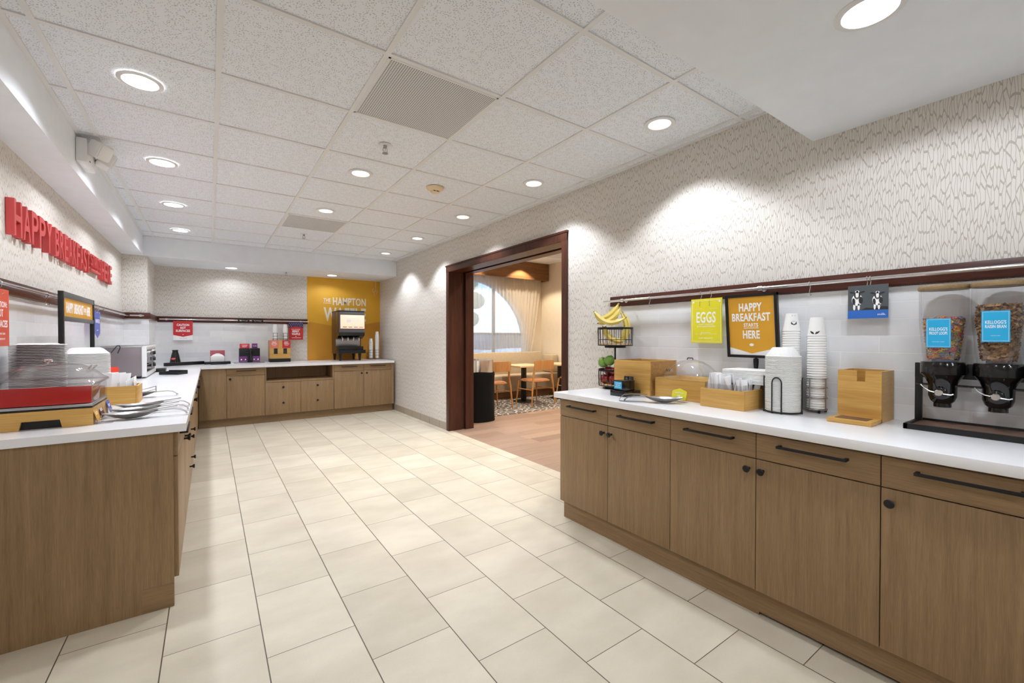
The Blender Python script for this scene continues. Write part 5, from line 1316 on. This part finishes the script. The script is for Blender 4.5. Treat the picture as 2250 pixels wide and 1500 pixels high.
for x0, x1 in ((-0.136, -0.03), (0.03, 0.136)):
    p = MB().rbox(x0, x1, -0.0745, -0.0705, 0.0135, 0.105, 0.001).build('purple_card', PURPLE, t)
    m = MB(); L = FB((x0, -0.0745, 0.0135))
    for kx in (0.027, 0.079):
        m.prism([(kx-0.012, 0.035), (kx, 0.032), (kx+0.012, 0.038), (kx+0.006, 0.052), (kx-0.004, 0.055)], 0.0006, L)
    text(m, 'CHOCOLATE CHIP', L, 0.053, 0.012, 0.09, 0.008, 0.0006, 0)
    m.build('lettering', MUSTL, p)
p = MB().rbox(-0.128, 0.0, -0.03, -0.026, 0.226, 0.295, 0.001).build('red_card', plain('scarlet card', srgb(214, 60, 70), 0.45), t)
m = MB(); L = FB((-0.128, -0.0305, 0.226)); text(m, 'CAUTION', L, 0.064, 0.042, 0.07, 0.012, 0.0006, 0.02); text(m, 'HOT', L, 0.064, 0.012, 0.06, 0.026, 0.0006, 0.02); m.build('lettering', WHITE, p)
p = MB().rbox(0.03, 0.105, -0.03, -0.026, 0.226, 0.298, 0.001).build('purple_card', PURPLE, t)
m = MB(); text(m, 'Waffle', FB((0.03, -0.0305, 0.226)), 0.040, 0.024, 0.055, 0.018, 0.0006, 0.0); m.build('lettering', MUSTL, p)
m = MB(); m.tube([(0.005, -0.072, 0.215), (0.005, -0.10, 0.19), (0.012, -0.115, 0.12), (0.018, -0.12, 0.03)], [0.014, 0.016, 0.019, 0.017], 10)
m.tube([(-0.05, -0.072, 0.165), (0.06, -0.072, 0.165)], 0.010, 8).ball((0.005, -0.09, 0.205), 0.02)
m.build('handle', BLACKP, t)
o = MB().rbox(-0.035, 0.035, -0.006, 0.0, -0.06, 0.06, 0.003).build('outlet_plate', PLASW); o.location = (0.438, 7.967, 1.135); tag(o, 'white outlet plate on the backsplash above the waffle iron', 'outlet')
# batter dispenser with two cup stacks
t = thing('batter_dispenser', 'bamboo batter dispenser with two dark openings and red cards', 'dispenser', (0.935, 7.83, ZB))
MB().rbox(-0.155, 0.140, -0.10, 0.13, 0, 0.052, 0.004).build('drip_tray', BLACK, t)
m = MB(); m.box(-0.155, 0.14, -0.06, 0.13, 0.0525, 0.345); m.build('body', BAM, t)
m = MB(); M1 = FB((0, -0.06, 0.0525))
for a in ((-0.155, -0.097, 0, 0.292), (-0.043, 0.036, 0, 0.292), (0.09, 0.14, 0, 0.292), (-0.097, -0.043, 0, 0.075), (-0.097, -0.043, 0.163, 0.292), (0.036, 0.09, 0, 0.075), (0.036, 0.09, 0.163, 0.292)): rect(m, M1, a[0], a[1], a[2], a[3], 0.0, 0.016)
m.build('front_panel', BAMX, t)
for x0, x1 in ((-0.097, -0.043), (0.036, 0.09)): MB().box(x0, x1, -0.063, -0.0605, 0.1275, 0.2155).build('opening', INK, t)
for x0, x1, mat, s_ in ((-0.15, -0.03, PINK, 'BATTER'), (0.022, 0.138, RED, 'WAFFLE')):
    p = MB().box(x0, x1, -0.079, -0.0765, 0.222, 0.342).build('red_card', mat, t)
    m = MB(); L = FB((x0, -0.079, 0.222)); text(m, s_, L, 0.06, 0.055, 0.075, 0.022, 0.0006, 0.02); text(m, 'BERRY', L, 0.06, 0.084, 0.06, 0.018, 0.0006, 0.02); text(m, 'STARS', L, 0.06, 0.036, 0.05, 0.010, 0.0006, 0.01); m.build('lettering', WHITE, p)
C1 = cup_proto(0.034, 0.024, 0.085)
t2 = thing('cup_rack', 'black wire rack on top of the batter dispenser', 'rack', (0.935, 7.82, ZB+0.346))
m = MB()
for x in (-0.07, 0.075):
    for z in (0.02, 0.065, 0.112): m.ring((x, 0, z), 0.041, 0.0022, 28)
    for k in range(4):
        a = PI/4+k*PI/2; m.tube([(x+0.041*math.cos(a), 0.041*math.sin(a), 0.0 if k > 1 else 0.0), (x+0.041*math.cos(a), 0.041*math.sin(a), 0.112)], 0.0022, 6)
    m.tube([(x-0.041, 0, 0.02), (x+0.041, 0, 0.02)], 0.0022, 6)
m.tube([(-0.11, 0.041, 0.02), (0.115, 0.041, 0.02)], 0.0022, 6)
m.build('wire_frame', BLACK, t2)
cup_stack(C1, 13, (0.935-0.07, 7.82, ZB+0.346+0.0225), 0.0123, 'the short stack over the batter dispenser, waffle iron side', 'batter cups')
cup_stack(C1, 13, (0.935+0.075, 7.82, ZB+0.346+0.0225), 0.0123, 'the short stack over the batter dispenser, yellow wall side', 'batter cups')
# hanging cards on the back wall
t, L = card('hanging_sign', 'red caution card with a white pointed foot on the back wall rod', FB((-0.425, 7.906, 1.201)), 0.228, 0.278, WHITE)
m = MB(); m.prism([(0, 0.075), (0.114, 0.048), (0.228, 0.075), (0.228, 0.278), (0, 0.278)], 0.0006, L); m.build('print', RED, t)
m = MB(); L2 = L @ Matrix.Translation((0, 0, 0.0006))
text(m, 'CAUTION', L2, 0.114, 0.205, 0.145, 0.033, 0.0006, 0.03); text(m, 'HOT', L2, 0.114, 0.162, 0.062, 0.033, 0.0006, 0.03); text(m, 'SURFACES', L2, 0.114, 0.119, 0.165, 0.033, 0.0006, 0.03)
m.prism([(0.105, 0.078), (0.123, 0.078), (0.118, 0.086), (0.11, 0.086)], 0.0006, L2); m.build('lettering', WHITE, t)
m = MB(); text(m, 'PLEASE TAKE CARE', L, 0.114, 0.024, 0.09, 0.008, 0.0004, 0); m.build('small_print', INK, t)
for x, l in ((-0.37, 'first S hook holding the caution card on the back wall'), (-0.27, 'second S hook holding the caution card on the back wall')): hook((x, 7.912, 1.503), 'x', l, 0.035)
t, L = card('hanging_sign', 'red and navy starred BERRY WAFFLE card on the back wall rod', FB((1.070, 7.906, 1.200)), 0.215, 0.290, RED)
m = MB(); m.prism([(0, 0.195)] + [(0.215*k/10, 0.195+0.028*math.sin(PI*k/10)) for k in range(1, 10)] + [(0.215, 0.195), (0.215, 0.290), (0, 0.290)], 0.0006, L); m.build('print', NAVY, t)
m = MB(); L2 = L @ Matrix.Translation((0, 0, 0.0006))
for r in range(3):
    for k in range(8 if r != 1 else 7):
        if r == 2 and 1 < k < 6: continue
        cx, cy = 0.014+0.0265*k+(0.013 if r == 1 else 0), 0.268-0.022*r
        m.prism([(cx+(0.006 if q % 2 == 0 else 0.0028)*math.sin(2*PI*q/10), cy+(0.006 if q % 2 == 0 else 0.0028)*math.cos(2*PI*q/10)) for q in range(10)], 0.0006, L2)
text(m, 'STAR-SPANGLED', L, 0.107, 0.166, 0.13, 0.014, 0.0006, 0.01); text(m, 'BERRY', L, 0.107, 0.122, 0.105, 0.034, 0.0006, 0.03); text(m, 'WAFFLE', L, 0.107, 0.078, 0.125, 0.034, 0.0006, 0.03)
rect(m, L, 0.045, 0.185, 0.030, 0.036, 0, 0.0005); rect(m, L, 0.098, 0.116, 0.052, 0.060, 0, 0.0005)
m.build('lettering', WHITE, t)
for x, l in ((1.12, 'first S hook holding the starred waffle card'), (1.24, 'second S hook holding the starred waffle card')): hook((x, 7.912, 1.503), 'x', l, 0.03)
for i, x in enumerate((0.365, 0.553)):
    t = thing('clip_plaque', 'small dark plaque clipped to the back wall rod, %s' % ('nearer the caution card' if i == 0 else 'nearer the starred card'), 'plaque', (x, 7.904, 1.475), group='dark plaques on the rod')
    MB().rbox(0.0, 0.155, -0.003, 0.003, 0.0, 0.055, 0.002).build('board', BLACK, t)
    m = MB(); L = FB((0, -0.003, 0)); text(m, 'TOPPINGS', L, 0.078, 0.020, 0.10, 0.014, 0.0005, 0); 
    for s_ in (-1, 1): m.prism([(0.078+s_*0.03, 0.012), (0.078+s_*0.062, 0.042), (0.078+s_*0.064, 0.042), (0.078+s_*0.034, 0.012)], 0.0005, L)
    m.build('lettering', GREYST, t)
    MB().rbox(-0.004, 0.002, -0.003, 0.010, 0.020, 0.036, 0.001).build('clip', CHROME, t)
# juice machine
t = thing('juice_machine', 'tall brown and black juice machine with a lit orange panel', 'juice machine', (1.955, 7.56, ZB)); t.scale = (1.1, 1.1, 1.165)
w2 = 0.19
m = MB(); m.rbox(-w2, w2, 0.08, 0.33, 0.10, 0.70, 0.006); m.rbox(-w2, w2, -0.10, 0.08, 0.395, 0.70, 0.004); m.build('cabinet', MACHB, t)
MB().rbox(-w2-0.002, w2+0.002, -0.112, 0.335, 0.70, 0.718, 0.004).build('top', BLACK, t)
MB().rbox(-w2+0.004, w2, -0.122, -0.10, 0.405, 0.70, 0.004).build('front_panel', GREYM, t)
p = MB().rbox(-w2+0.020, w2-0.006, -0.126, -0.122, 0.462, 0.655, 0.001).build('display', SCREEN, t)
m = MB(); L = FB((-w2+0.02, -0.126, 0.462)); text(m, 'JUICE', L, 0.215, 0.085, 0.10, 0.045, 0.0006, 0.03); text(m, '100% PURE', L, 0.175, 0.135, 0.16, 0.016, 0.0006, 0.02); m.prism([(0.09, 0.085), (0.15, 0.085), (0.155, 0.13), (0.085, 0.13)], 0.0006, L); m.build('lettering', WHITE, p)
for i, mat in enumerate((CHOC, GREENC, PERI, PINK)):
    MB().rbox(-w2+0.055+0.08*i, -w2+0.112+0.08*i, -0.1285, -0.1262, 0.478, 0.487, 0.0005).build('flavour_strip', mat, p)
m = MB(); m.loft([[(-w2, -0.12, 0.40), (w2, -0.12, 0.40), (w2, 0.08, 0.40), (-w2, 0.08, 0.40)], [(-w2-0.006, -0.105, 0.36), (w2, -0.105, 0.36), (w2, 0.08, 0.36), (-w2-0.006, 0.08, 0.36)], [(-w2-0.006, -0.01, 0.315), (w2-0.01, -0.01, 0.315), (w2-0.01, 0.08, 0.315), (-w2-0.006, 0.08, 0.315)]]); m.build('valve_hood', BLACKP, t)
for i in range(4): MB().lathe([(0.007, 0.288), (0.010, 0.30), (0.012, 0.33)], c=(-w2+0.075+0.082*i, -0.02, 0), seg=14).build('nozzle', CHROME, t)
MB().rbox(-w2, w2-0.02, 0.072, 0.079, 0.205, 0.32, 0.001).build('splash_plate', STEEL, t)
m = MB(); m.rbox(-w2-0.004, w2-0.015, -0.10, 0.075, 0.155, 0.205, 0.004).rbox(-w2+0.0, w2+0.015, -0.12, 0.075, 0.105, 0.155, 0.006); m.build('drip_tray', BLACK, t)
for x in (-w2+0.03, w2-0.06):
    for y in (-0.06, 0.29): MB().lathe([(0.012, 0.0), (0.016, 0.02), (0.024, 0.105)], c=(x, y, 0), seg=14).build('leg', BLACK, t)
# juice cups
for i, (x, n, q) in enumerate(((2.355, 22, 'shorter juice cup stack beside the machine'), (2.465, 32, 'taller juice cup stack beside the wall'))):
    last = cup_stack(C1, n, (x, 7.72, ZB+0.0215), 0.0125, 'the ' + q, 'juice cups')
    m = MB(); a = -PI/2-0.25
    if i == 0: sidepatch(m, 0.024, 0.034, 0.085, a, [(-0.012, 0.02), (-0.006, 0.014), (0.0, 0.016), (0.006, 0.014), (0.012, 0.02), (0.005, 0.019), (0.0, 0.023), (-0.005, 0.019)])
    else: sidepatch(m, 0.024, 0.034, 0.085, a+0.5, [(-0.012, 0.05), (0.0, 0.043), (0.012, 0.05), (0.0, 0.060)])
    m.build('cup_print', NAVY, last)
bpy.data.objects.remove(C1)
t = thing('cup_rack', 'wire rack holding the two juice cup stacks', 'rack', (2.41, 7.72, ZB))
m = MB()
for x in (-0.055, 0.055):
    for z in (0.018, 0.07, 0.12, 0.165): m.ring((x, 0, z), 0.0395, 0.002, 28)
    for k in range(4):
        a = PI/4+k*PI/2; m.tube([(x+0.04*math.cos(a), 0.04*math.sin(a), 0.0), (x+0.04*math.cos(a), 0.04*math.sin(a), 0.165)], 0.002, 6)
    m.tube([(x-0.0395, 0, 0.018), (x+0.0395, 0, 0.018)], 0.002, 6)
m.build('wire_frame', GREYM, t)
o = MB().tube([(0, 0, 0), (0.003, 0, -0.10), (-0.006, 0, -0.17), (-0.035, 0.002, -0.13), (-0.06, 0.002, -0.16), (-0.05, 0, -0.20), (-0.02, 0, -0.215), (0.0, 0, -0.185), (0.014, 0, -0.15), (0.03, 0, -0.19), (0.02, 0, -0.24)], 0.005, 8).tube([(-0.006, -0.004, -0.17), (-0.03, -0.004, -0.24), (-0.02, -0.004, -0.27)], 0.005, 8).build('loose_cord', CORDW)
o.location = (2.515, 7.955, 2.272); tag(o, 'cream cord dangling in a knot from the soffit over the yellow wall', 'cord')

# ------------------------------------------------------------------ lounge beyond the doorway
t = thing('waste_bin', 'round steel waste bin with a black cloth skirt beside the doorway', 'bin', (3.31, 5.62, 0))
m = MB(); rs = []
for k, (z, r) in enumerate(((0.0, 0.268), (0.05, 0.265), (0.2, 0.258), (0.45, 0.252), (0.58, 0.255), (0.66, 0.258), (0.70, 0.262), (0.725, 0.256))):
    rs.append([((r+0.004*math.sin(5*a+z*9)+0.003*math.sin(11*a-z*25))*math.cos(a), (r+0.004*math.sin(5*a+z*9)+0.003*math.sin(11*a-z*25))*math.sin(a), z+(0.008*math.sin(3*a+1) if k > 3 else 0)) for a in [2*PI*i/64 for i in range(64)]])
m.loft(rs, None, True, False); m.build('skirt', BLACKC, t)
MB().lathe([(0.235, 0.70), (0.245, 0.70), (0.245, 0.895), (0.248, 0.903), (0.238, 0.903), (0.236, 0.88), (0.235, 0.72)], seg=56, cap=False).build('steel_top', CHROME, t)
MB().lathe([(0.0, 0.72), (0.235, 0.72)], seg=40, cap=False).build('liner', INK, t)
# bench
t = thing('banquette', 'long oatmeal upholstered bench below the lounge window', 'bench', (4.6, 7.3, 0.006))
MB().box(-1.4, 1.62, -0.16, 0.38, 0, 0.14).build('base', VALW, t)
m = MB(); m.rbox(-1.4, 1.63, -0.26, 0.15, 0.142, 0.47, 0.03); m.build('seat', BENCHF, t)
M0 = Matrix.Translation((0, 0.145, 0.47)) @ Matrix.Rotation(-0.12, 4, 'X')
m = MB(); m.rbox(-1.4, 1.44, -0.06, 0.06, -0.02, 0.45, 0.03, None, M0); m.build('backrest', BENCHF, t)
m = MB(); m.rbox(1.45, 1.63, -0.20, 0.14, 0.475, 0.86, 0.04); m.build('corner_bolster', BENCHF, t)
# tables
def table(label, x, y, w, d):
    t = thing('cafe_table', label, 'table', (x, y, 0.006), group='lounge tables')
    MB().rbox(-w/2, w/2, -d/2, d/2, 0.675, 0.705, 0.003).build('table_top', TABW, t)
    MB().lathe([(0.0, 0.0), (0.195, 0.0), (0.20, 0.006), (0.18, 0.012), (0.05, 0.02), (0.0, 0.02)], seg=40).build('base', BLACK, t)
    MB().rbox(-0.038, 0.038, -0.038, 0.038, 0.02, 0.675, 0.004).build('post', BLACK, t)
table('square oak cafe table on a black pedestal behind the nearer oak chair', 4.96, 6.66, 0.62, 0.62)
table('oak cafe table on a black pedestal beside the lounge side wall', 5.85, 6.62, 0.60, 0.62)
table('oak cafe table mostly hidden behind the doorway jamb', 4.05, 6.66, 0.62, 0.62)
def cafe_chair():
    t = thing('cafe_chair', 'oak chair', 'chair', (0, 0, 0), group='oak lounge chairs')
    # back legs rise to the backrest, front is +y
    for s_ in (-1, 1):
        MB().tube([(0.285*s_, -0.235, 0.0), (0.245*s_, -0.215, 0.40), (0.225*s_, -0.205, 0.52), (0.215*s_, -0.235, 0.70), (0.212*s_, -0.25, 0.775)], [0.012, 0.018, 0.021, 0.018, 0.013], 10).build('back_leg', CHAIRW, t)
        MB().tube([(0.255*s_, 0.245, 0.0), (0.215*s_, 0.20, 0.43)], [0.011, 0.018], 10).build('front_leg', CHAIRW, t)
        MB().tube([(0.265*s_, -0.22, 0.29), (0.232*s_, 0.215, 0.29)], 0.009, 8).build('stretcher', CHAIRW, t)
    MB().tube([(-0.245, 0.0, 0.29), (0.245, 0.0, 0.29)], 0.009, 8).build('cross_stretcher', CHAIRW, t)
    rs = []
    for z, k in ((0.425, 0.93), (0.435, 1.0), (0.447, 1.0), (0.452, 0.97)): rs.append(sup(0, 0.005, 0.225*k, 0.22*k, z, 5, 40))
    MB().loft(rs).build('seat', CHAIRW, t)
    rs = [sup(0, 0.005, 0.21*k, 0.205*k, z, 5, 40) for z, k in ((0.4525, 1.0), (0.464, 0.98), (0.470, 0.9))]
    MB().loft(rs).build('seat_pad', TAN, t)
    m = MB(); n = 13; f0 = []; 
    for z0 in (0.645, 0.665, 0.80, 0.82):
        k = 0.94 if z0 in (0.645, 0.82) else 1.0
        row = []
        for i in range(n):
            u = -1+2*i/(n-1); row.append((0.235*u*k, -0.235-0.04*(1-u*u)-0.25*(z0-0.645)*0.2, z0))
        f0.append(row)
    v = [p for r in f0 for p in r]; N = len(v); v += [(a, b-0.016, c) for a, b, c in v]; f = []
    for r in range(3):
        for i in range(n-1): f += [(r*n+i, r*n+i+1, (r+1)*n+i+1, (r+1)*n+i), (N+(r+1)*n+i, N+(r+1)*n+i+1, N+r*n+i+1, N+r*n+i)]
    for i in range(n-1): f += [(i, N+i, N+i+1, i+1), (3*n+i, 3*n+i+1, N+3*n+i+1, N+3*n+i)]
    for r in range(3): f += [(r*n, (r+1)*n, N+(r+1)*n, N+r*n), (r*n+n-1, N+r*n+n-1, N+(r+1)*n+n-1, (r+1)*n+n-1)]
    m.add(v, f); m.build('backrest', CHAIRW, t)
    return t
ch = cafe_chair(); ch.location = (4.93, 6.27, 0.007); ch.rotation_euler = (0, 0, 0.06); ch['label'] = 'oak chair with a tan seat in full view through the doorway'
dup(ch, (4.02, 6.33, 0.007), -0.05, 'oak chair with a tan seat half hidden behind the steel bin')
dup(ch, (5.86, 6.22, 0.007), 0.08, 'oak chair with a tan seat at the table by the lounge side wall')
# valance, curtain
t = thing('window_valance', 'long wooden valance box above the lounge curtain', 'valance', (4.6, 7.58, 2.49))
MB().box(-1.64, 1.62, -0.15, -0.13, 0, 0.375).build('front_board', VALW, t)
MB().box(1.60, 1.62, -0.13, 0.135, 0, 0.375).build('end_board', VALW, t)
m = MB(); NU, NV = 260, 24; v = []
for j in range(NV+1):
    w = j/NV; z = 2.56-w*1.86
    for i in range(NU+1):
        u = i/NU; x = 3.0+3.17*u
        pull_ = max(0, (u-0.72)/0.28)**1.3 * (w**1.6) * 0.36
        x -= pull_
        y = 7.60+0.026*math.sin(u*215+0.6*math.sin(w*3))*(0.55+0.45*w)+0.008*math.sin(u*77+w*4)
        v.append((x, y, z))
f = [(j*(NU+1)+i, j*(NU+1)+i+1, (j+1)*(NU+1)+i+1, (j+1)*(NU+1)+i) for j in range(NV) for i in range(NU)]
m.add(v, f); o = m.build('sheer_curtain', SHEER, None, 180); tag(o, 'sheer pleated curtain over the arched lounge window', 'curtain')
# outdoors: hedges of trees and a parked white car
def tree(x, y, h, r, label):
    t = thing('street_tree', label, 'tree', (x, y, -0.1), group='trees outside the lounge window')
    MB().tube([(0, 0, 0), (0.05, 0, h*0.4), (0, 0.05, h*0.75)], [0.14, 0.11, 0.06], 10).build('trunk', BARK, t)
    m = MB(); rnd = random.Random(int(x*10))
    for k in range(26):
        a = rnd.random()*6.28; q = r*math.sqrt(rnd.random()); zz = h*0.45+h*0.55*rnd.random()
        m.ball((q*math.cos(a), q*math.sin(a), zz), r*0.36*rnd.uniform(0.6, 1.1), None, 1, 1, 0.8, 8)
    m.build('crown', LEAFM, t, 60)
tree(9.0, 24.0, 4.6, 1.5, 'leafy tree seen faintly through the curtain toward the arch edge'); tree(13.6, 27.0, 5.2, 2.0, 'taller leafy tree further out beyond the curtain'); tree(5.6, 26.0, 4.8, 1.6, 'leafy tree outside mostly behind the doorway jamb')
t = thing('parked_car', 'white parked car outside the lounge window', 'car', (8.3, 11.8, -0.1), 0.15)
m = MB()
sec = lambda x, w, z0, z1: [(x, -w, z0), (x, w, z0), (x, w, z1), (x, -w, z1)]
m.loft([sec(-2.2, 0.78, 0.35, 0.75), sec(-2.0, 0.86, 0.25, 0.95), sec(-1.0, 0.9, 0.22, 1.0), sec(1.4, 0.9, 0.22, 1.0), sec(2.1, 0.84, 0.28, 0.9), sec(2.25, 0.75, 0.4, 0.75)]); m.build('body', CARW, t)
m = MB(); m.loft([sec(-1.7, 0.78, 0.98, 1.02), sec(-1.1, 0.68, 0.98, 1.45), sec(0.4, 0.68, 0.98, 1.47), sec(1.2, 0.76, 0.98, 1.02)]); m.build('cabin', GLASSD, t)
for x in (-1.4, 1.4):
    for s_ in (-1, 1): MB().lathe([(0.0, -0.1), (0.30, -0.1), (0.33, -0.06), (0.33, 0.06), (0.30, 0.1), (0.0, 0.1)], seg=24, M=Matrix.Translation((x, 0.85*s_, 0.33)) @ Matrix.Rotation(PI/2, 4, 'X')).build('wheel', BLACK, t)
